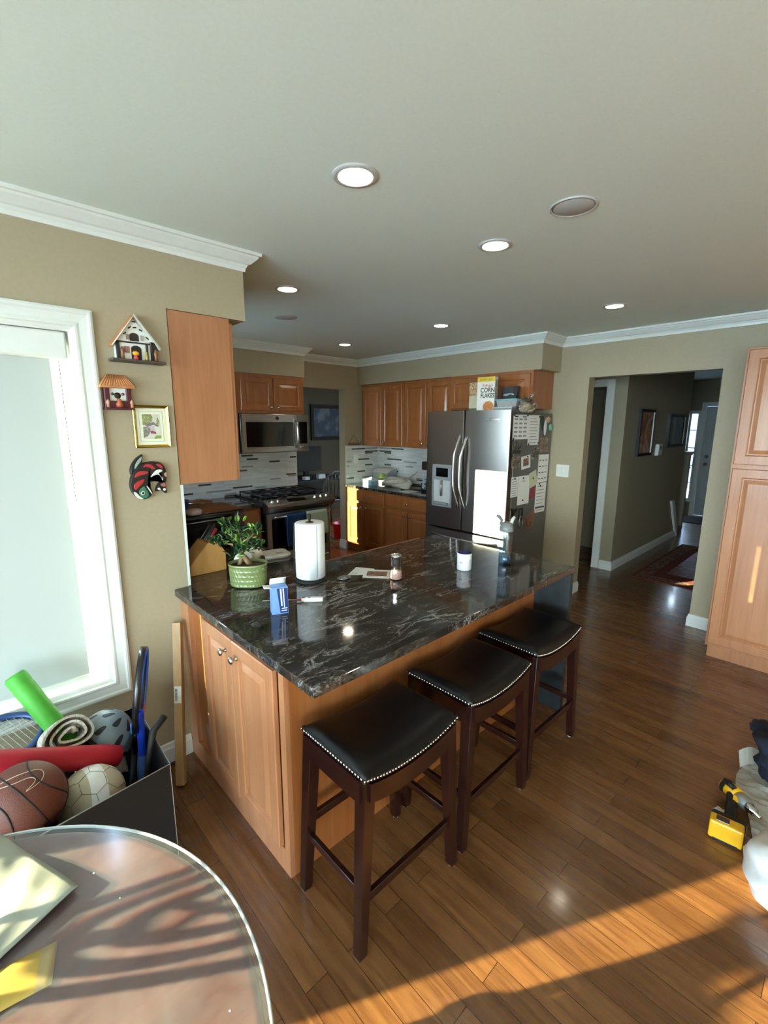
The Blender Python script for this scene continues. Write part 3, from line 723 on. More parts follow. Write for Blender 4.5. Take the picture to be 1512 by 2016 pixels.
# ------------------------------------------------------------------ ceiling fixtures
LIGHTS = [(1.105, 1.31, 'recessed ceiling light nearest the camera, above the near end of the bar'), (1.958, 1.327, 'recessed ceiling light above the far end of the bar'),
          (1.647, 2.607, 'recessed ceiling light just right of the crown moulding corner'), (3.144, 2.632, 'recessed ceiling light in front of the refrigerator'),
          (3.503, 1.372, 'recessed ceiling light nearest the hall doorway'), (3.164, 3.941, 'recessed ceiling light deepest in the kitchen, before the range')]
proto = None
for x, y, lb_ in LIGHTS:
    if proto is None:
        t = thing('recessed_light', lb_, 'ceiling light', (x, y, CE), 0, 'recessed ceiling lights')
        MB().lathe([(.078, -.0005), (.077, -.004), (.06, -.007), (.056, -.004), (.056, .0), (.078, -.0005)], (0, 0, 0), n=40, cap0=False, cap1=False).build('trim_ring', M['lgrey'], t, local=True)
        MB().lathe([(.056, -.001), (.05, -.0045), (.001, -.006)], (0, 0, 0), n=32).build('lens', M['lens'], t, local=True)
        proto = t
    else:
        c = copy_tree(proto); c.location = (x, y, CE); c['label'] = lb_
M['speaker'] = plain('speaker_grille', '#b3b5b2', .7, var=.05, scale=400)
for x, y, lb_ in ((1.842, .907, 'round flush ceiling speaker grille right of the bar lights'), (2.051, 3.281, 'small round ceiling speaker grille beyond the left soffit')):
    t = thing('ceiling_speaker', lb_, 'speaker', (x, y, CE), 0)
    MB().lathe([(.086, -.0005), (.085, -.005), (.078, -.006), (.078, -.0005)], (0, 0, 0), n=40, cap0=False, cap1=False).build('rim', M['lgrey'], t, local=True)
    MB().lathe([(.078, -.001), (.07, -.005), (.001, -.007)], (0, 0, 0), n=32).build('grille', M['speaker'], t, local=True)
# ------------------------------------------------------------------ window wall: blind and ornaments
bl = thing('roller_blind', 'white roller blind pulled down over the window', 'blind', (-.18, 2.3, .56))
MB().box(WX0+.004, WX1-.012, YW-.004, YW+.052, 1.945, 2.05, .008).build('cassette', M['white'], bl)
MB().box(WX0+.02, WX1-.070, YW+.020, YW+.0215, .595, 1.95).build('shade_cloth', M['shade'], bl)
MB().box(WX0+.02, WX1-.070, YW+.014, YW+.028, .575, .597, .003).build('hem_bar', M['white'], bl)
m = MB()
for i in range(34): m.sphere((WX1-.05, YW+.016, 1.93-.010*i), .0028, 6, 4)
m.build('bead_chain', M['lgrey'], bl)
fy = FY(YW)
# gabled plaque
h1 = thing('house_plaque', 'white gabled pottery house plaque on a little ledge, topmost wall ornament', 'ornament', (.645, 2.24, 1.95))
gx, gz = .641, 2.130
MB().prism([(.565, 1.962), (.722, 1.962), (.722, 2.035), (gx, gz), (.565, 2.035)], fy, .001, .028).build('facade', M['plaster'], h1)
for s, x in ((-1, .548), (1, .738)):
    m = MB(); dx, dz = (x-gx), 2.012-2.143; L = math.hypot(dx, dz); nx, nz = -dz/L*.007*(1 if s > 0 else -1)*s, abs(dx)/L*.007
    m.prism([(gx, 2.138), (x, 2.012), (x+s*.002, 2.012+.008), (gx, 2.148)], fy, .0, .045); m.build('roof', M['terracotta'] if s < 0 else M['plaster'], h1)
MB().tube([(x, YW-.045, z) for x, z in ((.549, 2.012), (gx, 2.141), (.738, 2.012))], .003, 6).build('roof_edge', M['plaster'], h1)
MB().panel(fy, .541, .752, 1.951, 1.962, [(0, 0), (0, .058), (.003, .06)]).build('ledge', plain('ledge_brown', '#4a4034', .5), h1)
def archpoly(x0, x1, z0, z1, n=8):
    c = (x0+x1)/2; r = (x1-x0)/2
    return [(x0, z0), (x1, z0)]+[(c+r*math.cos(PI*i/n), z1-r*.7+r*.7*math.sin(PI*i/n)) for i in range(n+1)]
MB().prism(archpoly(.622, .658, 2.040, 2.073), fy, .02, .030).build('upper_door', M['darkbrown'], h1)
MB().prism(archpoly(.624, .664, 1.962, 2.022), fy, .02, .030).build('lower_door', M['darkbrown'], h1)
MB().panel(fy, .566, .722, 2.030, 2.036, [(0, .02), (0, .032)]).build('beam', M['darkbrown'], h1)
m = MB()
for x, z, a in ((.625, 2.093, .6), (.645, 2.095, .2), (.668, 2.087, -.5), (.692, 2.057, -.6), (.605, 2.068, .7), (.643, 2.118, 0)):
    c, s = math.cos(a), math.sin(a); m.prism([(x+c*u-s*v, z+s*u+c*v) for u, v in ((-.007, -.0025), (.007, -.0025), (.007, .0025), (-.007, .0025))], fy, .02, .030)
m.build('stone_chip', M['darkbrown'], h1)
for x, w_, z0, z1 in ((.566, .014, 1.962, 2.03), (.682, .008, 1.962, 2.03), (.700, .022, 1.962, 2.042)):
    MB().panel(fy, x, x+w_, z0, z1, [(0, .02), (0, .034), (.002, .036)]).build('post', M['darkbrown'], h1)
MB().panel(fy, .596, .618, 1.99, 2.016, [(0, .02), (0, .031)]).build('sign', plain('pink_sign', '#9a6a66', .6), h1)
for x0, c in ((.608, '#8a7a72'), (.664, '#9a9a92')): MB().panel(fy, x0, x0+.013, 2.044, 2.066, [(0, .02), (0, .031)]).build('shutter', plain('shutter_'+c[1:], c, .6), h1)
fig = MB().lathe([(.009, 0), (.010, .008), (.006, .018), (.002, .02)], (.636, YW-.045, 1.962), n=10).build('figurine', plain('pink_glaze', '#c63f52', .3), h1)
MB().sphere((.636, YW-.045, 1.988), .011, 12, 8, (1.25, .8, .9)).build('head', plain('yellow_glaze', '#dca52a', .3), fig)
MB().lathe([(.006, 0), (.008, .01), (.004, .03), (.005, .034), (.001, .036)], (.678, YW-.045, 1.962), n=10).build('figurine', plain('olive_glaze', '#a08f3f', .3), h1)
for x in (.585, .716): MB().lathe([(.008, 0), (.006, .02), (.009, .03), (.004, .046), (.001, .05)], (x, YW-.046, 1.962), n=10).build('figurine', plain('copper_glaze', '#7a5236', .3), h1)
# hipped plaque
h2 = thing('house_plaque', 'maroon pottery house plaque with hipped thatch roof beside the window casing', 'ornament', (.555, 2.24, 1.755))
MB().panel(fy, .508, .602, 1.76, 1.85, [(0, 0), (0, .02)]).build('facade', M['plaster'], h2)
MB().rings([[fy(.487, 1.842, 0), fy(.619, 1.842, 0), fy(.619, 1.842, .052), fy(.487, 1.842, .052)], [fy(.487, 1.85, 0), fy(.619, 1.85, 0), fy(.619, 1.85, .052), fy(.487, 1.85, .052)], [fy(.524, 1.898, 0), fy(.588, 1.898, 0), fy(.588, 1.898, .022), fy(.524, 1.898, .022)]], smooth=False).build('roof', M['terracotta'], h2)
m = MB()
for i in range(13):
    t = i/12; a = Vector(fy(.489+.128*t, 1.848, .052)); b = Vector(fy(.525+.062*t, 1.896, .0235)); m.cyl(a, b, .0026, n=6)
m.build('roof_reed', M['terracotta'], h2)
MB().panel(fy, .500, .610, 1.753, 1.762, [(0, 0), (0, .046), (.002, .048)]).build('ledge', M['maroon'], h2)
for a, b in ((.505, .524), (.588, .606)): MB().panel(fy, a, b, 1.762, 1.843, [(0, .0), (0, .030), (.002, .032)]).build('post', M['maroon'], h2)
MB().panel(fy, .508, .602, 1.762, 1.79, [(0, .02), (0, .034)]).build('counter_front', M['maroon'], h2)
MB().lathe([(.0135, 0), (.012, .004), (.003, .005)], (.556, YW-.019, 1.812), (0, -1, 0), 16).build('round_door', M['darkbrown'], h2)
MB().lathe([(.012, 0), (.015, .012), (.008, .026), (.009, .032), (.002, .037)], (.556, YW-.040, 1.763), n=12).build('figurine', plain('orange_glaze', '#a2542f', .35), h2)
for x in (.513, .603): MB().lathe([(.006, 0), (.005, .014), (.008, .02), (.004, .03), (.001, .034)], (x, YW-.042, 1.762), n=10).build('figurine', plain('pink_clay', '#b88a72', .4), h2)
for x, c in ((.538, '#3f5a4a'), (.577, '#7a5560')): MB().lathe([(.007, 0), (.006, .003), (.001, .004)], (x, YW-.019, 1.818), (0, -1, 0), 8).build('wall_ornament', plain('tiny_'+c[1:], c, .5), h2)
# framed picture
pf = thing('framed_picture', 'small gold-framed watercolour of a cottage on the wall by the upper cabinet', 'picture', (.685, 2.24, 1.585))
X0, X1, Z0, Z1 = .609, .7605, 1.589, 1.776
MB().frame(fy, X0, X1, Z0, Z1, [(0, 0), (0, .014), (.003, .017), (.006, .015), (.011, .010), (.013, .009), (.013, 0)]).build('frame', M['gold'], pf)
MB().panel(fy, X0+.012, X1-.012, Z0+.012, Z1-.012, [(0, .001), (0, .005)]).build('mat_board', M['cream'], pf)
MB().frame(fy, X0+.026, X1-.026, Z0+.026, Z1-.026, [(0, .004), (0, .0056), (.0012, .0056), (.0012, .004)]).build('mat_line', plain('mat_line_green', '#7d8468', .7), pf)
def mk_art(name, cols, sc, det=6, dist=1.5):
    t = NT(name); n = t.noise(t.coord(kind='Object'), sc, det, .62, dist)
    t.set(Base_Color=t.ramp(n, cols), Roughness=.5); return t.m
u0, u1, v0, v1 = X0+.039, X1-.039, Z0+.039, Z1-.039; W_, H_ = u1-u0, v1-v0
pr = MB().panel(fy, u0, u1, v0, v1, [(0, .004), (0, .0062)]).build('print', plain('watercolour_paper', '#c9c6b8', .7, var=.1), pf)
q = lambda poly, w_=.0068: [(u0+a*W_, v0+b*H_) for a, b in poly]
def flat(poly, mat, name, w_=.0068): MB().prism(q(poly), fy, .006, w_).build(name, mat, pr)
M['foliage_w'] = mk_art('watercolour_foliage', [(.35, H('#56602f')), (.5, H('#7d834c')), (.62, H('#b4b490'))], 160)
M['shrub_w'] = mk_art('watercolour_shrub', [(.35, H('#4d4b41')), (.5, H('#77746a')), (.62, H('#b5b2a6'))], 190)
flat([(0, .55), (.3, .58), (.55, .72), (.6, .86), (.5, 1), (0, 1)], M['foliage_w'], 'painted_tree')
flat([(.78, .5), (.9, .5), (.95, .7), (.88, .88), (.8, .75)], M['foliage_w'], 'painted_tree')
flat([(.0, .05), (.22, .1), (.42, .3), (.4, .45), (.1, .5), (0, .46)], M['shrub_w'], 'painted_shrub')
flat([(.2, .48), (.66, .56), (.66, .28), (.4, .25)], plain('painted_house_wall', '#b9b2b4', .7), 'painted_house', .0066)
flat([(.12, .56), (.62, .70), (.84, .55), (.80, .50), (.62, .58), (.25, .49)], plain('painted_house_roof', '#766f76', .7), 'painted_roof', .0071)
flat([(.42, .22), (.74, .2), (.72, .28), (.5, .34), (.42, .31)], plain('painted_flowers', '#8e4a52', .7, var=.3, scale=200), 'painted_flowers', .0071)
flat([(.58, .0), (1, .02), (1, .14), (.7, .13)], plain('painted_lawn', '#7f9440', .7), 'painted_lawn', .0066)
# carved orca
oc = thing('mounted_carving', 'carved black and red leaping orca on the wall below the gold frame', 'carving', (.65, 2.23, 1.36))
def smooth_poly(pts, n=6, closed=True):
    out = []; m_ = len(pts)
    for i in range(m_):
        p0, p1, p2, p3 = (Vector(pts[(i+k) % m_]) for k in (-1, 0, 1, 2))
        for j in range(n):
            t = j/n; out.append(tuple(.5*((2*p1)+(p2-p0)*t+(2*p0-5*p1+4*p2-p3)*t*t+(3*p1-p0-3*p2+p3)*t**3)))
    return out
# px in the close-up (origin 230,780; 9.165 per px) -> wall coordinates
def OP(px, py):
    X = 230+px/9.165; Y = 780+py/9.165
    return (.569+(X-255)*(.158/74.5)*1.0 - (Y-945)*.00015, 1.558-(Y-896)*(.199/87)*1.0 + (X-281)*.0001)
def rounded(poly, base, h, name, mat, par, inset=.0035, steps=4):
    m = MB(); c = Vector((sum(p[0] for p in poly)/len(poly), sum(p[1] for p in poly)/len(poly)))
    n = len(poly); N = []
    for i in range(n):
        a, b = Vector(poly[i-1]), Vector(poly[(i+1) % n]); d = (b-a); d = d.normalized() if d.length else Vector((1, 0)); N.append(Vector((-d.y, d.x)))
    area = sum(poly[i][0]*poly[(i+1) % n][1]-poly[(i+1) % n][0]*poly[i][1] for i in range(n)); sg = 1 if area > 0 else -1
    R = [[Vector(fy(p[0], p[1], base)) for p in poly]]
    for k in range(steps+1):
        a = PI/2*k/steps
        R.append([Vector(fy(poly[i][0]+N[i].x*sg*inset*(1-math.cos(a)), poly[i][1]+N[i].y*sg*inset*(1-math.cos(a)), base+h*(.35+.65*math.sin(a)))) for i in range(n)])
    L = [[m.v(p) for p in r] for r in R]
    for i in range(len(L)-1):
        for j in range(n): m.f([L[i][j], L[i][(j+1) % n], L[i+1][(j+1) % n], L[i+1][j]], True)
    m.f(list(reversed(L[0]))); m.f(L[-1]); 
    bmesh.ops.triangulate(m.bm, faces=[f for f in m.bm.faces if len(f.verts) > 4])
    return m.build(name, mat, par)
blk = plain('carving_black', '#15161b', .35, var=.1); rd = plain('carving_red', '#a32826', .45, var=.06); gn = plain('carving_green', '#2f6b52', .45); wh = plain('carving_white', '#cfd0c8', .45)
body = [(500, 1200), (640, 1190), (780, 1225), (870, 1310), (905, 1420), (905, 1560), (880, 1640), (905, 1740), (900, 1805), (850, 1775), (800, 1720), (770, 1745), (700, 1745), (715, 1670), (770, 1590), (835, 1570), (825, 1500), (770, 1440), (690, 1430), (610, 1470), (560, 1530), (570, 1600), (625, 1690), (640, 1770), (590, 1830), (520, 1862), (430, 1850), (330, 1780), (265, 1690), (235, 1580), (245, 1480), (270, 1400), (300, 1330), (390, 1245)]
rounded(smooth_poly([OP(*p) for p in body], 4), .002, .022, 'body', blk, oc)
fin = [(470, 1050), (465, 1150), (455, 1215), (380, 1290), (300, 1345), (262, 1390), (250, 1300), (275, 1220), (350, 1120)]
rounded(smooth_poly([OP(*p) for p in fin], 4), .001, .018, 'dorsal_fin', blk, oc)
rounded(smooth_poly([OP(*p) for p in [(450, 1090), (440, 1170), (390, 1230), (330, 1300), (330, 1240), (370, 1160)]], 4), .0165, .005, 'fin_inlay', plain('carving_grey_green', '#8d9a8e', .4), oc, .002)
for poly in ([(470, 1285), (500, 1235), (560, 1225), (620, 1250), (690, 1320), (640, 1335), (580, 1295), (520, 1278)], [(700, 1245), (760, 1240), (820, 1290), (825, 1340), (770, 1310)],
             [(320, 1450), (330, 1390), (380, 1350), (450, 1340), (560, 1370), (510, 1410), (430, 1420)], [(300, 1580), (350, 1530), (480, 1490), (460, 1560), (390, 1620), (335, 1668), (305, 1640)]):
    rounded(smooth_poly([OP(*p) for p in poly], 4), .022, .0045, 'red_inlay', rd, oc, .002)
rounded(smooth_poly([OP(*p) for p in [(390, 1680), (470, 1620), (500, 1650), (560, 1760), (540, 1830), (470, 1840), (400, 1770)]], 4), .022, .0045, 'eye_patch', gn, oc, .002)
ey = rounded(smooth_poly([OP(*p) for p in [(410, 1735), (450, 1700), (485, 1720), (480, 1765), (440, 1775)]], 4), .025, .004, 'eye', wh, oc, .0015)
rounded(smooth_poly([OP(*p) for p in [(425, 1735), (452, 1712), (475, 1735), (455, 1762)]], 4), .0275, .003, 'pupil', blk, ey, .001)
for poly in ([(600, 1470), (680, 1370), (760, 1345), (820, 1370), (790, 1405), (750, 1410), (800, 1450), (832, 1500), (825, 1560), (790, 1500), (740, 1440), (670, 1445)], [(290, 1700), (340, 1720), (400, 1790), (465, 1845), (400, 1838), (330, 1785)], [(525, 1630), (550, 1640), (620, 1755), (605, 1765)]):
    rounded(smooth_poly([OP(*p) for p in poly], 4), .022, .004, 'white_inlay', wh, oc, .0015)
rounded(smooth_poly([OP(*p) for p in [(855, 1430), (895, 1410), (900, 1490), (865, 1480)]], 4), .022, .004, 'ring_inlay', plain('carving_tan', '#b5826e', .5), oc, .0015)
for poly in ([(780, 1630), (850, 1600), (885, 1650), (850, 1680)],): rounded(smooth_poly([OP(*p) for p in poly], 4), .022, .004, 'tail_inlay', plain('carving_rose', '#9c5a50', .5), oc, .0015)
for poly in ([(725, 1690), (760, 1680), (785, 1720), (745, 1720)], [(825, 1710), (870, 1705), (880, 1740), (840, 1750)]): rounded(smooth_poly([OP(*p) for p in poly], 4), .022, .004, 'white_inlay', wh, oc, .0015)
rounded(smooth_poly([OP(*p) for p in [(555, 1510), (620, 1490), (715, 1495), (660, 1560), (575, 1575)]], 4), .001, .014, 'flipper', plain('carving_dim', '#5e5b55', .5), oc, .002)
# switch plate on the fridge wall
sw = thing('light_switch', 'white double rocker light switch on the wall by the hall doorway', 'switch', (4.45, 2.107, 1.18))
MB().panel(FX(XR), 2.041, 2.172, 1.18, 1.303, [(0, 0), (0, .003), (.003, .006)]).build('plate', M['white'], sw)
for y in (2.062, 2.11): MB().panel(FX(XR), y, y+.04, 1.205, 1.278, [(0, .005), (.001, .0085), (.003, .0085)]).build('rocker', M['white'], sw)
ol = thing('wall_outlet', 'small white outlet plate on the corner backsplash', 'outlet', (4.03, 4.8, 1.17))
MB().panel(FY(4.808), 3.99, 4.065, 1.17, 1.29, [(0, 0), (0, .003), (.003, .005)]).build('plate', M['white'], ol)
MB().panel(FY(4.808), 4.008, 4.047, 1.195, 1.265, [(0, .004), (.002, .0065)]).build('socket', M['plaster'], ol)
# triangular key hanger by the doorway
kh = thing('wall_hanger', 'triangular twig and wire hanger on the wall above the corner backsplash', 'ornament', (3.99, 4.8, 1.40))
MB().tube([(3.905, 4.806, 1.425), (3.992, 4.810, 1.55), (4.09, 4.806, 1.425)], .003, 6).build('wire', plain('brown_wire', '#4f3a28', .7), kh)
MB().tube([(3.90, 4.806, 1.418), (3.95, 4.804, 1.424), (4.02, 4.804, 1.418), (4.10, 4.806, 1.420)], .009, 8).build('twig_bar', plain('twig', '#6a4d30', .8, var=.3), kh)
r = random.Random(4); m = MB()
for i in range(9):
    x = 3.9+.2*i/8; m.tube([(x, 4.803, 1.42), (x+.008*r.uniform(-1, 1), 4.802, 1.445+.012*r.random())], .005, 5)
m.build('berries', plain('dried_brown', '#7a5a34', .8, var=.3), kh)
# ------------------------------------------------------------------ things on the counters
ZC = .901
# bonsai
bz = thing('bonsai_plant', 'small bonsai in a green ribbed oval pot at the near left of the bar', 'plant', (1.02, 2.06, ZC))
pot = plain('green_glaze', '#737f4e', .2, var=.15, scale=8, Coat_Weight=.4)
def oval(a, k, z, rib=0):
    n = 260; R = []
    for i in range(n):
        th = 2*PI*i/n; r = 1.0+rib*abs(math.cos(th*17+z*75))**.6
        x, y = .094*k*r*math.copysign(abs(math.cos(th))**.85, math.cos(th)), .068*k*r*math.copysign(abs(math.sin(th))**.85, math.sin(th))
        c, s = math.cos(a), math.sin(a); R.append((1.02+c*x-s*y, 2.06+s*x+c*y, ZC+z))
    return R
a0 = math.radians(-43)
m = MB(); R = [oval(a0, .90, .004), oval(a0, .93, .008)]
for j in range(25): R.append(oval(a0, .95+.05*j/24, .012+.094*j/24, -.032*min(1, abs(math.sin(j/24*4*PI))*3) if 0 < j < 24 else 0))
R += [oval(a0, 1.02, .110), oval(a0, 1.02, .118), oval(a0, .96, .118), oval(a0, .94, .098)]
m.rings(R); m.build('pot', pot, bz)
soil = MB(); soil.rings([oval(a0, .945, .099), oval(a0, .93, .104), oval(a0, .4, .109), oval(a0, .02, .111)], True, True, True, True)
soil.build('soil', plain('potting_soil', '#4a3d2a', .95, var=.5, scale=160, bump=.5), bz)
rr = random.Random(11)
br = plain('bonsai_bark', '#7d6547', .8, var=.3, scale=60)
tr = MB(); tr.tube([(1.03, 2.05, ZC+.10), (1.012, 2.062, ZC+.135), (.995, 2.075, ZC+.165), (1.0, 2.07, ZC+.20), (1.012, 2.062, ZC+.24)], .01, 10, rad=[.016, .013, .011, .009, .006])
tr.tube([(.985, 2.085, ZC+.10), (.992, 2.078, ZC+.13), (.997, 2.073, ZC+.16)], .008, 8, rad=[.012, .010, .007])
# pads of leaves: (dx along picture-right, dy, dz, spread)
rx, ry = .726, -.688
pads = [(-.005, .0, .30, .055), (.055, .01, .27, .05), (-.055, .0, .275, .05), (-.06, 0, .315, .032), (-.10, .0, .225, .032), (-.125, .0, .225, .028), (.0, .02, .225, .06), (.06, -.01, .215, .05), (.09, -.01, .205, .04), (.02, -.02, .19, .035), (-.01, -.03, .175, .03), (.08, .0, .28, .03), (.04, .03, .245, .05), (-.035, .02, .24, .04)]
leaves = {0: MB(), 1: MB(), 2: MB()}
for px, py, pz, sp in pads:
    c = Vector((.985+rx*px+.69*py, 2.068+ry*px+.72*py, ZC+pz-.005))
    tr.tube([(1.004, 2.068, ZC+.19+.1*max(0, pz-.25)), ((1.004+c.x)/2, (2.068+c.y)/2, (ZC+.2+c.z)/2+.006), c], .003, 5, rad=[.0055, .004, .0025])
    for k in range(int(10+sp*190)):
        d = Vector((rr.gauss(0, 1), rr.gauss(0, 1), rr.gauss(0, .62))); d *= sp/max(1, d.length)*rr.uniform(.4, 1)/1.15
        p = c+d; L = rr.uniform(.030, .046); W = L*rr.uniform(.5, .62)
        ax = (d+Vector((0, 0, .02))+Vector((rr.uniform(-1, 1), rr.uniform(-1, 1), rr.uniform(-.3, .8)))*.03).normalized()
        sd = ax.cross(Vector((rr.uniform(-.4, .4), rr.uniform(-.4, .4), 1))).normalized(); up = sd.cross(ax)
        mb = leaves[0 if rr.random() < .5 else (1 if rr.random() < .6 else 2)]
        prof = [(0, 0), (.25, .75), (.55, 1), (.82, .72), (1, 0)]
        cen = [p+ax*L*t_+up*(.12*L*math.sin(t_*PI)) for t_, _ in prof]
        lv = [mb.v(cen[i]+sd*W*.5*prof[i][1]-up*.0*L) for i in range(1, 4)]; rv = [mb.v(cen[i]-sd*W*.5*prof[i][1]) for i in range(1, 4)]
        cv = [mb.v(q-up*.08*L) for q in cen[1:4]]; b0 = mb.v(cen[0]); t0 = mb.v(cen[4])
        for s_ in (lv, rv):
            mb.f([b0, cv[0], s_[0]], True); mb.f([cv[0], cv[1], s_[1], s_[0]], True); mb.f([cv[1], cv[2], s_[2], s_[1]], True); mb.f([cv[2], t0, s_[2]], True)
tr.build('trunk', br, bz)
for k, c in ((0, '#1f3d22'), (1, '#3d6427'), (2, '#6d9438')):
    leaves[k].build('foliage', plain('leaf_green_%s' % 'abc'[k], c, .35, var=.25, scale=40), bz, recalc=False)
# knife block
kb = thing('knife_block', 'slanted natural wood knife block against the wall end', 'knife block', (.94, 2.46, ZC))
kw = wood('beech', '#b07f45', '#c8985a', .4, (8, 8, 2))
prof = [(.842, ZC), (1.05, ZC), (1.05, ZC+.10), (1.005, ZC+.175), (.955, ZC+.165), (.842, ZC+.045)]
m = MB().prism(prof, lambda u, v, w: (u, w, v), 2.378, 2.52); bmesh.ops.bevel(m.bm, geom=m.bm.edges[:], offset=.003, segments=2, affect='EDGES'); m.build('block', kw, kb)
dk = Vector((.60, 0, .80)).normalized(); nd = Vector((-.8, 0, .6))
for i, (y, s, mt, L) in enumerate(((2.40, .2, 'red', .085), (2.425, .15, 'black', .09), (2.455, .3, 'black', .10), (2.485, .1, 'black', .09), (2.505, .5, 'black', .08))):
    b = Vector((.955+.05*s*1.0, y, ZC+.165+.010*s)); h = MB()
    R = []
    for t_, w_ in ((-.005, .009), (.01, .010), (.5, .0085), (.85, .011), (1, .007)):
        c = b+dk*L*t_; R.append([c+nd*w_*math.cos(2*PI*k/10)+Vector((0, 1, 0))*w_*.62*math.sin(2*PI*k/10) for k in range(10)])
    h.rings(R); o = h.build('knife_handle', M[mt] if mt != 'red' else plain('red_handle', '#8f1526', .35), kb)
    if mt == 'red': o['label'] = 'red knife handle'
# ceramic horned ornament behind the plant
sh = thing('ceramic_ornament', 'glossy white curled ceramic ornament behind the bonsai pot', 'ornament', (1.12, 2.24, ZC))
m = MB()
P = []; RD = []
for i in range(26):
    t_ = i/25; a = 3.9-5.2*t_; r = .062*(1-.55*t_); P.append((1.085+r*math.cos(a)*.8, 2.215+.0*t_, ZC+.075+r*math.sin(a))); RD.append(.022*(1-.75*t_)+.004)
m.tube(P, .02, 10, rad=RD); m.build('curl', plain('white_glaze', '#d6cfbf', .12), sh)
MB().lathe([(.03, 0), (.045, .02), (.05, .06), (.042, .10), (.02, .13), (.004, .15)], (1.165, 2.26, ZC), n=20).build('body', plain('cream_glaze', '#cfc4a8', .2), sh)
MB().lathe([(.018, 0), (.02, .004), (.014, .008)], (1.178, 2.212, ZC+.07), (.2, -1, .3), 14).build('mouth', plain('dark_blue_glaze', '#1b1d33', .2), sh)
# white digital kitchen scale
sc_ = thing('kitchen_scale', 'flat white kitchen scale lying behind the bonsai', 'scale', (1.36, 2.44, ZC))
def rrect(cx_, cy_, a, b, ang, r, z, n=5):
    P = []
    for sx, sy, st_ in ((1, 1, 0), (-1, 1, 90), (-1, -1, 180), (1, -1, 270)):
        for k in range(n+1):
            th = math.radians(st_+90*k/n); x = sx*(a-r)+r*math.cos(th); y = sy*(b-r)+r*math.sin(th)
            c, s = math.cos(ang), math.sin(ang); P.append((cx_+c*x-s*y, cy_+s*x+c*y, z))
    return P
A_ = math.radians(-12)
MB().rings([rrect(1.36, 2.44, .105, .068, A_, .03, ZC+z) for z in (0, .003)]+[rrect(1.36, 2.44, .11, .073, A_, .03, ZC+z) for z in (.008, .016)]+[rrect(1.36, 2.44, .106, .069, A_, .03, ZC+.02)], smooth=False).build('platform', plain('scale_white', '#cfc9bb', .3), sc_)
MB().rings([rrect(1.40, 2.405, .022, .011, A_, .002, ZC+z) for z in (.019, .0215)], smooth=False).build('display', M['grey'], sc_)
# paper towel
pt = thing('paper_towel_holder', 'full white paper towel roll on a black upright holder', 'paper towel', (1.29, 1.91, ZC))
MB().lathe([(.079, 0), (.081, .004), (.081, .014), (.076, .018), (.01, .019)], (1.29, 1.91, ZC), n=40).build('base', M['black_matte'], pt)
MB().lathe([(.0065, .018), (.0065, .325), (.009, .33), (.009, .345), (.005, .35)], (1.29, 1.91, ZC), n=14).build('rod', M['black_matte'], pt)
MB().tube([(1.29+.088*-.5, 1.91-.088*-.86, ZC+.012), (1.29-.047, 1.91+.08, ZC+.03), (1.29-.047, 1.91+.079, ZC+.16), (1.29-.045, 1.91+.078, ZC+.30)], .003, 6).build('tension_arm', M['black_matte'], pt)
m = MB(); n = 60; prof = [(.021, .021), (.070, .021), (.0745, .024), (.0755, .10), (.0752, .24), (.0745, .303), (.070, .307), (.021, .305)]
m.lathe(prof, (1.29, 1.91, ZC), n=n, cap0=False, cap1=False); m.lathe([(.021, .021), (.021, .305)], (1.29, 1.91, ZC), n=24, cap0=False, cap1=False)
ro = m.build('roll', plain('tissue_white', '#e6e8ea', .9, var=.02, scale=90, bump=.12), pt)
MB().surf(lambda u, v: (1.29+(.0757+.0012*u)*math.cos(-2.25+u*.55), 1.91+(.0757+.0012*u)*math.sin(-2.25+u*.55), ZC+.0225+.281*v), 8, 2, .0008).build('loose_sheet', plain('tissue_sheet', '#dfe2e4', .9), ro)
MB().lathe([(.021, .30), (.021, .308), (.017, .309), (.012, .309)], (1.29, 1.91, ZC), n=24, cap1=False).build('core', plain('cardboard_core', '#6e5b43', .9), ro)
# little blue box, flap up
ca, sa = math.cos(math.radians(-20)), math.sin(math.radians(-20))
def BX(x, y, z): return (.955+ca*x-sa*y, 1.66+sa*x+ca*y, ZC+z)
bb = thing('small_carton', 'small open blue and white carton beside the thermometer', 'box', (.955, 1.66, ZC))
m = MB(); w_, d_, h_ = .034, .024, .118
m.hexa([BX(*p) for p in ((-w_, -d_, 0), (w_, -d_, 0), (w_, d_, 0), (-w_, d_, 0), (-w_, -d_, h_), (w_, -d_, h_), (w_, d_, h_), (-w_, d_, h_))])
lb_blue = plain('carton_blue', '#6f95cf', .45, var=.05); m.build('carton', lb_blue, bb)
def strip(poly, z_off, mat, name):
    MB().prism(poly, lambda u, v, w: BX(u, -d_-w, v), 0, .0008).build(name, mat, bb)
nav = plain('carton_navy', '#1d2f66', .45); whi = plain('carton_white', '#c9d4e6', .5)
strip([(.0, .004), (w_-.001, .004), (w_-.001, h_-.004), (-.012, h_-.004)], 0, nav, 'printed_panel')
for i, (x0, x1, z0, z1) in enumerate(((.004, .010, .035, .112), (.016, .020, .028, .112), (.006, .030, .022, .026), (.004, .028, .012, .016))):
    MB().prism([(x0, z0), (x1, z0), (x1-.003, z1), (x0-.008+.004, z1)] if z1-z0 > .02 else [(x0, z0), (x1, z0), (x1, z1), (x0, z1)], lambda u, v, w: BX(u, -d_-.0008-w, v), 0, .0006).build('printed_mark', whi, bb)
for (p, q_) in (((-w_, d_), (w_, d_)),):
    MB().surf(lambda u, v: BX(-w_+2*w_*u, d_+.0-.012*v+.03*v*v*-.3, h_+.034*v), 4, 6, .0012).build('top_flap', M['paper'], bb)
MB().surf(lambda u, v: BX(-w_-.030*v, -d_+2*d_*u, h_+.004*v), 3, 4, .0012).build('side_flap', M['paper'], bb)
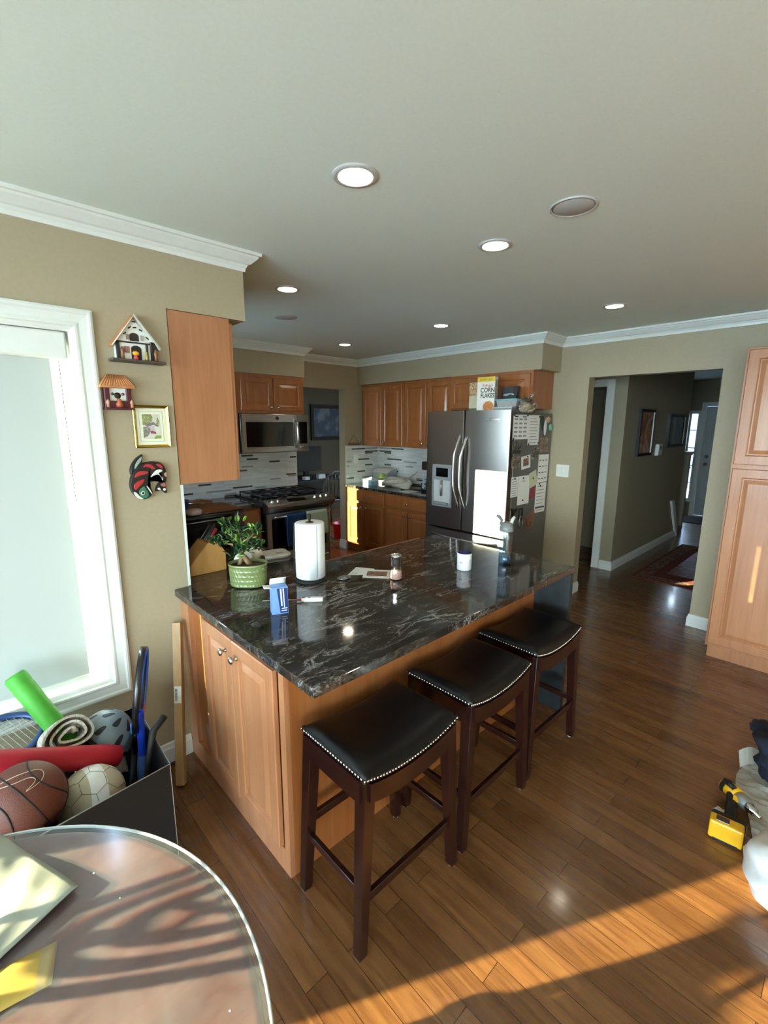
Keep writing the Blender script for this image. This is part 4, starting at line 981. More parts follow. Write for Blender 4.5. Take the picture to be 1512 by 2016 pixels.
# thermometer pen
tm = thing('digital_thermometer', 'white digital thermometer with red collar lying by the blue carton', 'thermometer', (1.06, 1.71, ZC))
p0, p1 = Vector((1.165, 1.632, ZC+.010)), Vector((.952, 1.803, ZC+.008)); dd = (p1-p0).normalized(); sd = Vector((-dd.y, dd.x, 0))
m = MB(); R = []
for t_, w_, h2_ in ((0, .009, .006), (.004, .0125, .009), (.05, .0130, .010), (.085, .012, .0095), (.098, .007, .006)):
    c = p0+dd*t_; R.append([c+sd*w_*a_+Vector((0, 0, h2_*b_)) for a_, b_ in ((-1, -.5), (-.7, -1), (.7, -1), (1, -.5), (1, .5), (.7, 1), (-.7, 1), (-1, .5))])
m.rings(R, smooth=False); m.build('body', plain('white_abs', '#dedcd6', .35), tm)
MB().cyl(p0+dd*.097, p0+dd*.118, .0055, .004, 12).build('collar', plain('red_collar', '#8f1c28', .4), tm)
MB().cyl(p0+dd*.117, p1, .0026, .0016, 10).build('probe', M['chrome'], tm)
for t_, L, c in ((.062, .012, '#9c2a35'), (.088, .012, '#33343a')):
    c0 = p0+dd*t_+Vector((0, 0, .0095)); P = [c0+dd*a_+sd*b_*.006+Vector((0, 0, z)) for z in (0, .001) for a_, b_ in ((-L/2, -1), (L/2, -1), (L/2, 1), (-L/2, 1))]
    MB().hexa(P).build('button', plain('key_'+c[1:], c, .5), tm)
# shiny spoon rest
single(MB().lathe([(.012, 0), (.027, .002), (.034, .008), (.035, .010), (.032, .010), (.024, .005), (.005, .0035)], (1.425, 1.805, ZC), n=28, sx=1.15, sy=.85), 'metal_dish', M['chrome'], 'tiny shiny metal dish between the paper towel and the picture cards', 'dish')
# picture cards
def card(pts, z, name, label, deco):
    t = thing(name, label, 'card', (pts[0][0], pts[0][1], z))
    m = MB(); m.hexa([(x, y, z) for x, y in pts]+[(x, y, z+.0012) for x, y in pts]); m.build('sheet', M['paper'], t)
    A, B, Cc, D = [Vector(p) for p in pts]
    def q_(u, v): p = A.lerp(B, u).lerp(D.lerp(Cc, u), v); return (p.x, p.y)
    for u0, u1, v0, v1, mat, nm in deco:
        Q = [q_(u, v) for u, v in ((u0, v0), (u1, v0), (u1, v1), (u0, v1))]
        MB().hexa([(x, y, z+.0011) for x, y in Q]+[(x, y, z+.0017) for x, y in Q]).build(nm, mat, t)
    return t
M['cardart'] = mk_art('card_art', [(.3, H('#2b2a33')), (.45, H('#4a3f52')), (.55, H('#b07b32')), (.62, H('#59412e')), (.7, H('#8e8d93'))], 55)
card([(1.478, 1.842), (1.585, 1.752), (1.655, 1.822), (1.60, 1.915)], ZC, 'paper_card', 'plain white card tucked under the illustrated card on the bar', [(.1, .35, .15, .2, M['grey_ink'], 'printed_line')])
card([(1.505, 1.752), (1.60, 1.645), (1.70, 1.735), (1.605, 1.842)], ZC+.0022, 'picture_card', 'white card with a dark illustration beside the salt grinder', [(.12, .88, .22, .78, M['cardart'], 'illustration'), (.2, .6, .08, .13, M['grey_ink'], 'printed_line')])
# salt grinder
sg = thing('salt_grinder', 'glass salt grinder with steel top and pink salt', 'grinder', (1.625, 1.622, ZC))
o_ = (1.625, 1.622, ZC)
MB().lathe([(.030, 0), (.033, .003), (.033, .035), (.030, .055), (.025, .068), (.024, .074)], o_, n=28).build('glass_body', clear('grinder_glass', (.93, .9, .89, 1), .2), sg)
MB().lathe([(.027, .004), (.0305, .006), (.0305, .034), (.028, .048), (.001, .050)], o_, n=24).build('pink_salt', plain('pink_salt', '#c9a59a', .8, var=.3, scale=260, bump=.5), sg)
MB().lathe([(.0255, .072), (.0265, .074), (.0255, .10), (.029, .118), (.031, .128), (.030, .131), (.027, .131), (.026, .124), (.001, .122)], o_, n=28).build('steel_top', M['chrome'], sg)
# mug
mg = thing('mug', 'white mug with dark blue inside on the bar', 'mug', (2.02, 1.478, ZC))
o_ = (2.02, 1.478, ZC)
MB().lathe([(.034, 0), (.038, .002), (.0405, .006), (.0405, .095), (.0395, .0965)], o_, n=36, cap1=False).build('body', plain('mug_white', '#d8dade', .2), mg)
MB().lathe([(.0395, .0965), (.0375, .0955), (.037, .01), (.001, .008)], o_, n=36, cap0=False).build('inside', plain('mug_blue', '#20245a', .2), mg)
MB().tube([(2.02+.040*.726+.0*a, 1.478-.0, ZC+.05) if False else (2.02+(.038+.026*math.sin(a))*.72, 1.478+(.038+.026*math.sin(a))*.69, ZC+.05+.028*math.cos(a)) for a in [PI*i/12 for i in range(13)]], .0045, 8).build('handle', plain('mug_handle', '#d8dade', .2), mg)
def cylmark(o, r, a0, a1, z0, z1, mat, name, par):
    MB().surf(lambda u, v: (o[0]+r*math.cos(a0+(a1-a0)*u), o[1]+r*math.sin(a0+(a1-a0)*u), o[2]+z0+(z1-z0)*v), 8, 1, -.0004).build(name, mat, par)
av = math.atan2(-1.478, -2.02)
for i in range(4): cylmark(o_, .0408, av-.65+i*.11, av-.58+i*.11, .044, .053, M['grey_ink'], 'printed_mark', mg)
cylmark(o_, .0408, av+.75, av+.9, .05, .066, plain('mug_tan_mark', '#b3a78c', .5), 'printed_mark', mg)
# water bottle
wb = thing('water_bottle', 'clear blue water bottle with grey flip lid at the far end of the bar', 'bottle', (2.27, 1.375, ZC))
o_ = (2.27, 1.375, ZC)
MB().lathe([(.032, 0), (.036, .004), (.037, .03), (.0355, .07), (.0355, .12), (.0375, .16), (.0375, .195), (.034, .205)], o_, n=32).build('body', clear('blue_tritan', (.62, .80, .95, 1), .35, .12), wb)
MB().lathe([(.032, .006), (.034, .03), (.033, .07), (.001, .071)], o_, n=28).build('water', clear('water', (.80, .88, .93, 1), .25, .05), wb)
MB().lathe([(.0385, .198), (.0395, .20), (.0395, .222), (.036, .227), (.03, .245), (.02, .25), (.001, .25)], o_, n=32).build('lid', plain('lid_grey', '#6f7575', .45), wb)
lidp = plain('lid_pale', '#b7b9b4', .45)
MB().tube([(2.27-.036*.726, 1.375+.036*.688, ZC+.232), (2.27-.030*.726, 1.375+.03*.688, ZC+.262), (2.27-.046*.726, 1.375+.046*.688, ZC+.282), (2.27-.058*.726, 1.375+.058*.688, ZC+.288)], .008, 8, rad=[.008, .009, .010, .008]).build('carry_loop', plain('lid_dark', '#5f6464', .45), wb)
MB().tube([(2.27+.024*.726, 1.375-.024*.688, ZC+.236), (2.27+.03*.726, 1.375-.03*.688, ZC+.262), (2.27+.043*.726, 1.375-.043*.688, ZC+.283)], .009, 8, rad=[.010, .011, .008]).build('spout', lidp, wb)
MB().tube([(2.27, 1.375, ZC+.02), (2.272, 1.373, ZC+.1), (2.268, 1.376, ZC+.2)], .0042, 8).build('straw', plain('straw_grey', '#3f5666', .4), wb)
# dark appliances on the sink-side counter
ap = thing('toaster_oven', 'dark countertop oven with brown glossy top behind the knife block', 'appliance', (1.1, 2.95, ZC))
MB().box(.90, 1.38, 2.78, 3.12, ZC+.012, ZC+.245, .018, 3).build('body', M['black'], ap)
MB().panel(FY(2.78), .92, 1.28, ZC+.03, ZC+.225, [(0, 0), (0, .004), (.004, .006)]).build('glass_door', M['black_gloss'], ap)
MB().cyl((.94, 2.75, ZC+.205), (1.26, 2.75, ZC+.205), .008, n=10).build('handle', M['steel_dark'], ap)
MB().box(.905, 1.375, 2.785, 3.115, ZC+.243, ZC+.25, .003).build('top_plate', plain('bronze_gloss', '#4a2f1e', .12), ap)
MB().box(1.30, 1.37, 2.777, 2.7815, ZC+.03, ZC+.225).build('control_strip', M['steel_dark'], ap)
for x in (.93, 1.35):
    for y in (2.81, 3.09): MB().cyl((x, y, ZC), (x, y, ZC+.014), .012, n=10).build('foot', M['black'], ap)
cn = thing('canister', 'black canister with glossy brown lid left of the range', 'canister', (1.47, 3.6, ZC))
MB().lathe([(.085, 0), (.092, .006), (.092, .19), (.088, .2)], (1.33, 3.42, ZC), n=32).build('body', M['black_gloss'], cn)
MB().lathe([(.094, .198), (.095, .215), (.085, .226), (.03, .23), (.02, .236), (.001, .237)], (1.33, 3.42, ZC), n=32).build('lid', plain('bronze_lid', '#5b3a22', .12), cn)
bt = thing('blue_tub', 'blue plastic tub on top of the dark countertop oven', 'tub', (.96, 2.9, ZC+.25))
MB().lathe([(.055, 0), (.06, .004), (.066, .07), (.07, .072), (.07, .08), (.03, .084), (.001, .084)], (.985, 2.88, ZC+.25), n=24).build('body', plain('tub_blue', '#1d3f7d', .35), bt)
MB().lathe([(.045, 0), (.05, .02), (.04, .03), (.001, .032)], (1.05, 2.80, ZC+.25), n=18).build('scoop', plain('scoop_pink', '#b9a49c', .4), bt)
# ---------------- right-hand counter
ZR = .9
cm = thing('coffee_maker', 'black coffee maker squeezed between the grocery bag and the refrigerator', 'coffee maker', (4.16, 3.6, ZR))
MB().box(4.08, 4.26, 3.46, 3.66, ZR, ZR+.03, .006).build('base', M['black'], cm)
MB().box(4.20, 4.28, 3.46, 3.66, ZR+.03, ZR+.30, .006).build('column', M['black'], cm)
MB().box(4.08, 4.28, 3.46, 3.66, ZR+.26, ZR+.36, .01).build('head', plain('coffee_brown', '#2a211c', .35), cm)
MB().lathe([(.05, 0), (.056, .01), (.058, .09), (.045, .12), (.045, .13)], (4.14, 3.56, ZR+.032), n=24).build('carafe', M['black_gloss'], cm)
MB().panel(FX(4.08), 3.61, 3.635, ZR+.04, ZR+.19, [(0, 0), (0, .004), (.002, .005)]).build('handle', plain('pale_blue', '#9db6cf', .3), cm)
bn = thing('bread_bin', 'pale grey lidded bin in the corner of the side counter', 'bin', (4.33, 4.55, ZR))
MB().prism([(4.43, .0), (4.24, .0), (4.235, .13), (4.25, .155), (4.31, .19), (4.38, .20), (4.43, .20)], lambda u, v, w: (u, w, ZR+v), 4.42, 4.70).build('body', plain('bin_grey', '#9aa0a4', .4), bn)
MB().prism([(4.245, .15), (4.25, .158), (4.31, .194), (4.38, .205), (4.43, .205), (4.43, .198), (4.38, .197), (4.31, .186)], lambda u, v, w: (u, w, ZR+v), 4.41, 4.71).build('lid', plain('bin_lid', '#c3bfb4', .4), bn)
tb = thing('tissue_box', 'light blue and white tissue box at the front of the side counter', 'tissue box', (4.03, 4.50, ZR))
m = MB().box(3.97, 4.08, 4.44, 4.60, ZR, ZR+.075, .003); m.build('carton', plain('tissue_blue', '#86aebd', .5, var=.12), tb)
MB().box(3.969, 4.081, 4.439, 4.601, ZR+.055, ZR+.077, .003).build('top_band', plain('tissue_white_band', '#d7dde0', .5), tb)
MB().surf(lambda u, v: (4.0+.05*u+.008*math.sin(v*9), 4.47+.1*v, ZR+.076+.035*math.sin(u*PI)*(.6+.4*math.sin(v*5+.5))), 8, 10, .001).build('tissue', plain('tissue_paper', '#e4e6e8', .9), tb)
gb = thing('grocery_bag', 'crumpled translucent white plastic grocery bag lying on the side counter', 'bag', (4.15, 4.15, ZR))
def crump(c, rx_, ry_, rz_, seed, n=40, m_=20, amp=.16, knot=None):
    r = random.Random(seed); ph = [(r.uniform(2, 9), r.uniform(1, 6), r.uniform(0, 6.3), r.uniform(.3, 1)) for _ in range(9)]
    R = []
    for i in range(m_+1):
        a = PI*i/m_; ring = []
        for k in range(n):
            th = 2*PI*k/n; f = 1
            for u, v, p, w_ in ph: f += amp*w_*.33*math.sin(round(u)*th+v*a*2+p)*math.sin(a)
            x, y, z = rx_*math.sin(a)*math.cos(th)*f, ry_*math.sin(a)*math.sin(th)*f, rz_*math.cos(a)*f
            ring.append(Vector((c[0]+x, c[1]+y, max(c[2]+z, c[2]-rz_*.98 if True else 0))))
        R.append(ring)
    return R
M['bagplastic'] = plain('bag_plastic', '#b9b5a6', .35, var=.12, scale=20, bump=.2)
MB().rings([[Vector((p.x, p.y, max(p.z, ZR+.001))) for p in r] for r in crump((4.15, 4.12, ZR+.055), .10, .22, .075, 5, amp=.3)]).build('bag', M['bagplastic'], gb)
for a, s in ((0, 1), (1, -1)):
    MB().tube([(4.16, 3.98, ZR+.10), (4.20+.02*s, 3.92, ZR+.16), (4.22+.03*s, 3.89, ZR+.20-.02*a), (4.24, 3.93, ZR+.17), (4.2, 3.99, ZR+.11)], .014, 8, rad=[.02, .016, .013, .015, .02], flat=.4).build('handle_loop', M['bagplastic'], gb)
MB().surf(lambda u, v: (4.05+.07*u, 3.86+.13*v+.02*u, ZR+.005+.012*math.sin(v*6)*u*.4), 6, 8, .001).build('loose_corner', plain('bag_corner', '#cfcdc2', .4), gb)
lt = single(MB().rings([[Vector((p.x, p.y, max(p.z, ZR+.078))) for p in r] for r in crump((4.10, 4.375, ZR+.12), .05, .055, .04, 8, amp=.5)]), 'lettuce', plain('lettuce_green', '#aebf72', .6, var=.3, scale=50), 'pale green lettuce poking out of the grocery bag', 'vegetable')
cb = single(MB().tube([(4.02, 3.94, ZR+.006), (4.0, 3.88, ZR+.006), (4.06, 3.82, ZR+.006), (4.13, 3.78, ZR+.006), (4.16, 3.72, ZR+.006), (4.14, 3.685, ZR+.006)], .005, 6), 'power_cord', M['black'], 'black cord looping over the side counter beside the grocery bag', 'cord')
pp = single(MB().box(3.90, 4.06, 3.68, 3.86, ZR, ZR+.0015), 'paper_sheet', M['paper'], 'white sheet of paper lying at the front of the side counter', 'paper')
# ------------------------------------------------------------------ on and around the refrigerator
FT = 1.80
def B3(c, ang):
    ca, sa = math.cos(ang), math.sin(ang)
    return lambda x, y, z: (c[0]+ca*x-sa*y, c[1]+sa*x+ca*y, c[2]+z)
# cereal: local x = along width (picture right), y = depth into the wall
b = B3((3.79, 2.60, FT+.001), math.radians(-84))
ce = thing('cereal_box', 'tall white corn flakes cereal box with yellow top band standing on the refrigerator', 'cereal box', (3.79, 2.60, FT))
W2, DP, HH = .092, .062, .335
def bhex(m, x0, x1, y0, y1, z0, z1): return m.hexa([b(*p) for p in ((x0, y0, z0), (x1, y0, z0), (x1, y1, z0), (x0, y1, z0), (x0, y0, z1), (x1, y0, z1), (x1, y1, z1), (x0, y1, z1))])
bhex(MB(), -W2, W2, 0, DP, 0, HH).build('carton', plain('cereal_white', '#d9d6cc', .45, var=.02), ce)
fn = lambda u, v, w: b(u, -w, v)
MB().panel(fn, -W2, W2, HH-.045, HH-.001, [(0, -.0005), (0, .0008)]).build('top_band', plain('cereal_yellow', '#d9bb2c', .45), ce)
text_mesh('FAMILY SIZE', .026, lambda u, v, w: fn(u, v, .0008+w), plain('band_text', '#7a6a12', .5), 'lettering', ce, 0, HH-.033, sx=.95)
text_mesh("Kellogg's", .033, lambda u, v, w: fn(u, v, .0004+w), plain('cereal_red_text', '#b3202b', .5), 'lettering', ce, .018, HH-.088, sx=.95)
text_mesh('CORN', .062, lambda u, v, w: fn(u, v, .0004+w), M['ink'], 'lettering', ce, .018, HH-.142, sx=.82, bold=.001)
text_mesh('FLAKES', .056, lambda u, v, w: fn(u, v, .0004+w), M['ink'], 'lettering', ce, .018, HH-.190, sx=.80, bold=.001)
def disc(cx_, cz_, rx_, rz_, w0, w1, mat, name, clipx=None):
    P = [(max(-W2, min(W2, cx_+rx_*math.cos(2*PI*k/32))), max(.001, cz_+rz_*math.sin(2*PI*k/32))) for k in range(32)]
    MB().prism(P, fn, w0, w1).build(name, mat, ce)
disc(.028, .055, .064, .062, .0002, .0010, plain('bowl_white', '#cfcdc6', .4), 'printed_bowl')
disc(.032, .060, .056, .050, .0008, .0016, mk_art('cereal_flakes', [(.3, H('#8f4f24')), (.5, H('#b76f33')), (.68, H('#d99a55'))], 90), 'printed_flakes')
MB().panel(lambda u, v, w: b(W2+w, u, v), .004, DP-.004, .01, HH-.06, [(0, -.0005), (0, .0006)]).build('side_print', plain('side_grey', '#a5a49c', .5, var=.1, scale=60), ce)
MB().panel(lambda u, v, w: b(W2+w, u, v), .012, DP-.012, HH-.09, HH-.03, [(0, .0005), (0, .001)]).build('side_mark', M['grey_ink'], ce)
for i in range(7): MB().panel(lambda u, v, w: b(W2+w, u, v), .012, DP-.012, .05+i*.026, .058+i*.026, [(0, .0005), (0, .001)]).build('side_line', M['grey_ink'], ce)
# second box behind-left
b2_ = B3((3.84, 2.76, FT+.001), math.radians(-80))
sb = thing('cereal_box', 'smaller snack box with brown picture, half hidden left of the corn flakes', 'cereal box', (3.83, 2.745, FT))
MB().hexa([b2_(*p) for p in ((-.06, 0, 0), (.06, 0, 0), (.06, .05, 0), (-.06, .05, 0), (-.06, 0, .295), (.06, 0, .295), (.06, .05, .295), (-.06, .05, .295))]).build('carton', plain('snack_cream', '#b4aa90', .5), sb)
f2 = lambda u, v, w: b2_(u, -w, v)
MB().panel(f2, -.06, .06, .17, .29, [(0, -.0005), (0, .001)]).build('printed_picture', mk_art('snack_art', [(.3, H('#5b3c22')), (.5, H('#a87f4d')), (.65, H('#cdbd9f'))], 45), sb)
MB().panel(f2, -.06, .06, .0, .05, [(0, -.0005), (0, .001)]).build('printed_base', plain('snack_green', '#3f5a35', .5, var=.2), sb)
# black pouch with grey emblem
bp = thing('black_box', 'small black box with a grey emblem standing on the food tubs', 'box', (3.93, 2.42, 1.925))
b3 = B3((3.90, 2.418, 1.928), math.radians(-86))
MB().hexa([b3(*p) for p in ((-.075, 0, 0), (.07, 0, 0), (.07, .05, 0), (-.075, .05, 0), (-.08, 0, .115), (.088, 0, .115), (.088, .05, .115), (-.08, .05, .115))]).build('carton', plain('box_black', '#14181b', .5), bp)
f3 = lambda u, v, w: b3(u, -w, v)
MB().prism([(-.055, .038), (-.03, .03), (.02, .046), (.05, .036), (.044, .052), (.016, .056), (-.055, .05)], f3, .0, .001).build('emblem', M['grey'], bp)
MB().prism([(.02, .046), (.05, .036), (.052, .044), (.03, .05)], f3, .001, .0016).build('emblem_accent', M['lgrey'], bp)
# food tubs
def tub(z, y0, y1, x0, x1, h, lidc, label):
    t = thing('food_container', label, 'container', ((x0+x1)/2, (y0+y1)/2, z))
    e = .012
    MB().rings([[(x0+e, y0+e, z+.0005), (x1-e, y0+e, z+.0005), (x1-e, y1-e, z+.0005), (x0+e, y1-e, z+.0005)], [(x0, y0, z+h-.012), (x1, y0, z+h-.012), (x1, y1, z+h-.012), (x0, y1, z+h-.012)]], smooth=False).build('tub', plain('tub_frost', '#9a9a98', .3, var=.08), t)
    MB().box(x0-.006, x1+.006, y0-.006, y1+.006, z+h-.012, z+h, .003).build('lid', lidc, t)
tub(FT, 2.30, 2.50, 3.77, 4.0, .055, plain('lid_clear', '#b4b3ae', .3), 'frosted food tub with clear lid, lower of the two on the refrigerator')
tub(FT+.056, 2.26, 2.475, 3.78, 3.99, .070, plain('lid_aqua', '#5aa3ad', .35), 'frosted food tub with aqua lid stacked on the clear-lidded tub')
bg_ = thing('snack_bag', 'clear plastic bag of snacks on the right corner of the refrigerator top', 'bag', (3.9, 2.255, FT))
# sits on the corner, sagging
MB().rings([[Vector((p.x, min(p.y, 2.2485), max(p.z, FT+.001))) for p in r] for r in crump((3.86, 2.20, FT+.055), .11, .062, .075, 21, amp=.45)]).build('bag', clear('bag_film', (.86, .85, .82, 1), .35, .3), bg_)
MB().rings([[Vector((p.x, min(p.y, 2.245), max(p.z, FT+.003))) for p in r] for r in crump((3.86, 2.2, FT+.04), .085, .048, .05, 23, amp=.6)]).build('snacks', plain('snack_bits', '#b3a48e', .8, var=.4, scale=70), bg_)
MB().tube([(3.86, 2.19, FT+.11), (3.87, 2.16, FT+.15), (3.88, 2.14, FT+.175)], .02, 8, rad=[.03, .018, .028], flat=.5).build('gathered_neck', clear('bag_neck', (.86, .85, .83, 1), .4, .3), bg_)
# papers on the side, plane y = 2.238 facing -y
PY = 2.238
def sheet(name, label, cat, x0, x1, z0, z1, mat, tilt=0, lines=0, lmat='grey_ink', magnets=(), off=0, extra=(), skew=0):
    t = thing(name, label, cat, ((x0+x1)/2, PY, z0))
    cx_, cz_ = (x0+x1)/2, (z0+z1)/2; c, s = math.cos(tilt), math.sin(tilt)
    fn = lambda u, v, w: (cx_+c*(u-cx_)-s*(v-cz_), PY-.0006-off-w, cz_+s*(u-cx_)+c*(v-cz_)+skew*(u-cx_))
    MB().panel(fn, x0, x1, z0, z1, [(0, 0), (0, .0008)]).build('sheet', mat, t)
    H_ = z1-z0; W_ = x1-x0
    for i in range(lines):
        z = z1-H_*(.12+.8*i/max(1, lines-1 if lines > 1 else 1)); w2 = W_*(.62+.2*((i*37) % 5)/5)
        MB().panel(fn, x0+W_*.1, x0+W_*.1+w2, z-.003, z+.003, [(0, .0007), (0, .0011)]).build('printed_line', M[lmat], t)
    for a, b_, e, f_, mt, nm in extra:
        MB().panel(fn, x0+W_*a, x0+W_*b_, z0+H_*e, z0+H_*f_, [(0, .0007), (0, .0013)]).build(nm, mt, t)
    for mx, mz in magnets:
        p = Vector(fn(x0+W_*mx, z0+H_*mz, .0008)); mo = MB().lathe([(.008, 0), (.008, .006), (.006, .008)], p, (0, -1, 0), 12)
        kn = label.split(' on the')[0].split(',')[0].split(' at the')[0].split(' below')[0].split(' right of')[0].split(' overlapping')[0].split(' in the')[0].split(' with')[0]
        kn = ('upper ' if 'upper' in label else 'lower ' if 'lower one' in label else '')+kn[0].lower()+kn[1:]
        pos = 'top left corner' if mx < .25 and mz > .6 else 'top right corner' if mx > .7 and mz > .6 else 'top middle' if mz > .94 else 'middle top' if mz > .6 else 'lower left' if mx < .3 else 'lower right' if mx > .7 else 'bottom middle'
        single(mo, 'magnet', M['black'], 'small black magnet at the %s of the %s' % (pos, kn), 'magnet')
    return t
photo = lambda n, cols, s=26: mk_art(n, [(p, H(c)) for p, c in cols], s)
grid = [(.08+.3*i, .28+.3*i, .1+.17*j, .17+.17*j, M['grey_ink'], 'printed_block') for i in range(3) for j in range(5)]+[(.08, .3, .9, .95, M['ink'], 'heading'), (.6, .85, .88, .95, M['grey_ink'], 'heading')]
sheet('calendar_page', 'White calendar page at the top left of the refrigerator side', 'paper', 3.705, 3.972, 1.563, 1.784, M['paper'], 0, 0, magnets=((.05, .97), (.9, .97), (.05, .03)), extra=grid)
sheet('hanging_list', 'Tall white list page overlapping the calendar page on the refrigerator side', 'paper', 3.972, 4.176, 1.505, 1.782, M['paper'], 0, 9, off=.0012, magnets=((.08, .03), (.95, .06), (.93, .95)))
gt = thing('magnet_cards', 'dark green pennant card with a white oval at the top right of the refrigerator side', 'card', (4.25, PY, 1.57))
MB().prism([(4.186, 1.775), (4.255, 1.775), (4.262, 1.62), (4.225, 1.65), (4.195, 1.72)], FY(PY-.0006), 0, .001).build('pennant', plain('pennant_green', '#1e3a33', .6), gt)
MB().prism([(4.292+.036*math.cos(2*PI*k/20), 1.665+.088*math.sin(2*PI*k/20)) for k in range(20)], FY(PY-.0018), 0, .001).build('oval_border', plain('oval_dark', '#2d3a38', .6), gt)
MB().prism([(4.29+.028*math.cos(2*PI*k/20), 1.665+.076*math.sin(2*PI*k/20)) for k in range(20)], FY(PY-.0029), 0, .001).build('oval', M['paper'], gt)
MB().prism([(4.285, 1.755), (4.35, 1.775), (4.395, 1.75), (4.36, 1.715), (4.30, 1.72)], FY(PY-.0006), 0, .003).build('pink_tag', plain('pink_tag', '#c59a86', .6), gt)
single(MB().lathe([(.034, 0), (.034, .008), (.03, .012), (.001, .014)], (4.40, PY, 1.668), (0, -1, 0), 24), 'round_magnet', plain('mint_green', '#6fae90', .4), 'round mint green magnet at the upper rear edge of the refrigerator side', 'magnet')
dkphoto = [(.3, '#1c1d1f'), (.48, '#3c3b3a'), (.58, '#8f8578'), (.7, '#2b3a36')]
sheet('hanging_photo', 'Dark group photo below the calendar page', 'photo', 3.708, 3.872, 1.428, 1.544, photo('photo_a', dkphoto, 22), extra=((.05, .95, .05, .3, plain('caption_green', '#1f332c', .6), 'caption'),))
sheet('hanging_photo', 'Square dark family photo left of the white-bordered photo', 'photo', 3.713, 3.86, 1.30, 1.406, photo('photo_b', [(.3, '#222021'), (.48, '#5a5048'), (.58, '#b09f90'), (.68, '#2a2a30')], 24))
sheet('hanging_photo', 'Tilted photo with a wide white border', 'photo', 3.885, 4.05, 1.285, 1.408, M['paper'], .10, extra=((.2, .8, .22, .8, photo('photo_c', [(.3, '#3c2420'), (.5, '#7b5646'), (.65, '#b39a86')], 30), 'image'),), magnets=((.65, .9),))
sheet('hanging_photo', 'Dark blue group photo right of the white-bordered photo', 'photo', 4.06, 4.212, 1.366, 1.476, photo('photo_d', [(.3, '#1d2030'), (.5, '#4b4640'), (.6, '#b3a48f'), (.7, '#22252f')], 24))
sheet('hanging_photo', 'Tall colour portrait photo below the green pennant card', 'photo', 4.216, 4.376, 1.432, 1.572, photo('photo_e', [(.3, '#3f3129'), (.5, '#7c6656'), (.6, '#a58a78'), (.7, '#8f9aa0')], 22))
rows = [(.08+.3*i, .26+.3*i, .12+.22*j, .15+.22*j, M['ink'], 'printed_line') for i in range(3) for j in range(4)]
sheet('photo_strip', 'Long white ruled strip, upper one at the right of the refrigerator side', 'paper', 4.205, 4.408, 1.13, 1.405, M['paper'], -.01, extra=rows)
sheet('hanging_list', 'Long white printed strip, lower one at the right of the refrigerator side', 'paper', 4.184, 4.392, .825, 1.125, M['paper'], -.02, 8, magnets=((.3, .97), (.4, .9)), extra=((.06, .94, .14, .19, plain('navy_bar', '#3a4150', .6), 'navy_bar'),), off=.0012)
sheet('hanging_note', 'Narrow white note slip at the lower left of the refrigerator side', 'paper', 3.725, 3.845, 1.032, 1.218, M['paper'], 0, 8, magnets=((.5, .93),))
sheet('letter_page', 'Folded white letter in the middle of the refrigerator side', 'paper', 3.85, 4.062, .943, 1.219, M['paper'], 0, 0, magnets=((.4, .92), (.45, .15)), extra=((.3, .6, .8, .83, M['grey_ink'], 'printed_line'), (.0, 1, .47, .475, M['lgrey'], 'fold')))
sheet('envelope_card', 'Tilted pale yellow-green card right of the folded letter', 'card', 4.05, 4.19, 1.10, 1.25, plain('pale_lime', '#c3c8a4', .7), .25, 0, off=.0012, magnets=((.5, .55),))
rc = thing('hanging_card', 'dark red card hanging below the pale yellow-green card', 'card', (4.12, PY, .985))
MB().prism([(4.07, 1.03), (4.12, 1.095), (4.18, 1.095), (4.17, 1.02), (4.13, .985), (4.065, .985)], FY(PY-.0006), 0, .001).build('sheet', plain('card_red', '#8f3339', .6), rc)
ky = thing('hanging_clip', 'dark magnetic clip low on the refrigerator side', 'clip', (3.78, PY, .86))
MB().prism([(3.73, .93), (3.77, .925), (3.80, .895), (3.84, .915), (3.85, .90), (3.80, .875), (3.785, .845), (3.765, .85), (3.76, .90)], FY(PY-.0006), 0, .012).build('clip', M['black'], ky)
ok_ = thing('bottle_opener', 'steel bottle opener hanging on the refrigerator side', 'opener', (3.93, PY, .72))
MB().frame(FY(PY-.001), 3.885, 3.955, .80, .91, [(0, 0), (0, .008), (.012, .008), (.012, 0)]).build('frame', M['black'], ok_)
MB().tube([(3.91+.035*math.cos(a)+.02, PY-.008, .775+.055*math.sin(a)) for a in [2*PI*i/20 for i in range(20)]], .006, 8, True).build('ring', M['steel'], ok_)
wd = thing('hanging_trivet', 'brown curved wooden trivet magnet lowest on the refrigerator side', 'magnet', (4.08, PY, .68))
MB().prism([(3.99, .80), (4.05, .815), (4.12, .86), (4.17, .865), (4.175, .79), (4.15, .70), (4.10, .68), (4.04, .70), (4.0, .745)], FY(PY-.0006), 0, .012).build('board', wood('trivet_wood', '#6a4a34', '#8a6548', .5), wd)
MB().tube([(4.02+.055*(1-math.cos(a))*1.0, PY-.013, .80-.09*math.sin(a)) for a in [PI*.0+PI*.8*i/10 for i in range(11)]], .004, 6).build('carved_line', M['darkbrown'], wd)
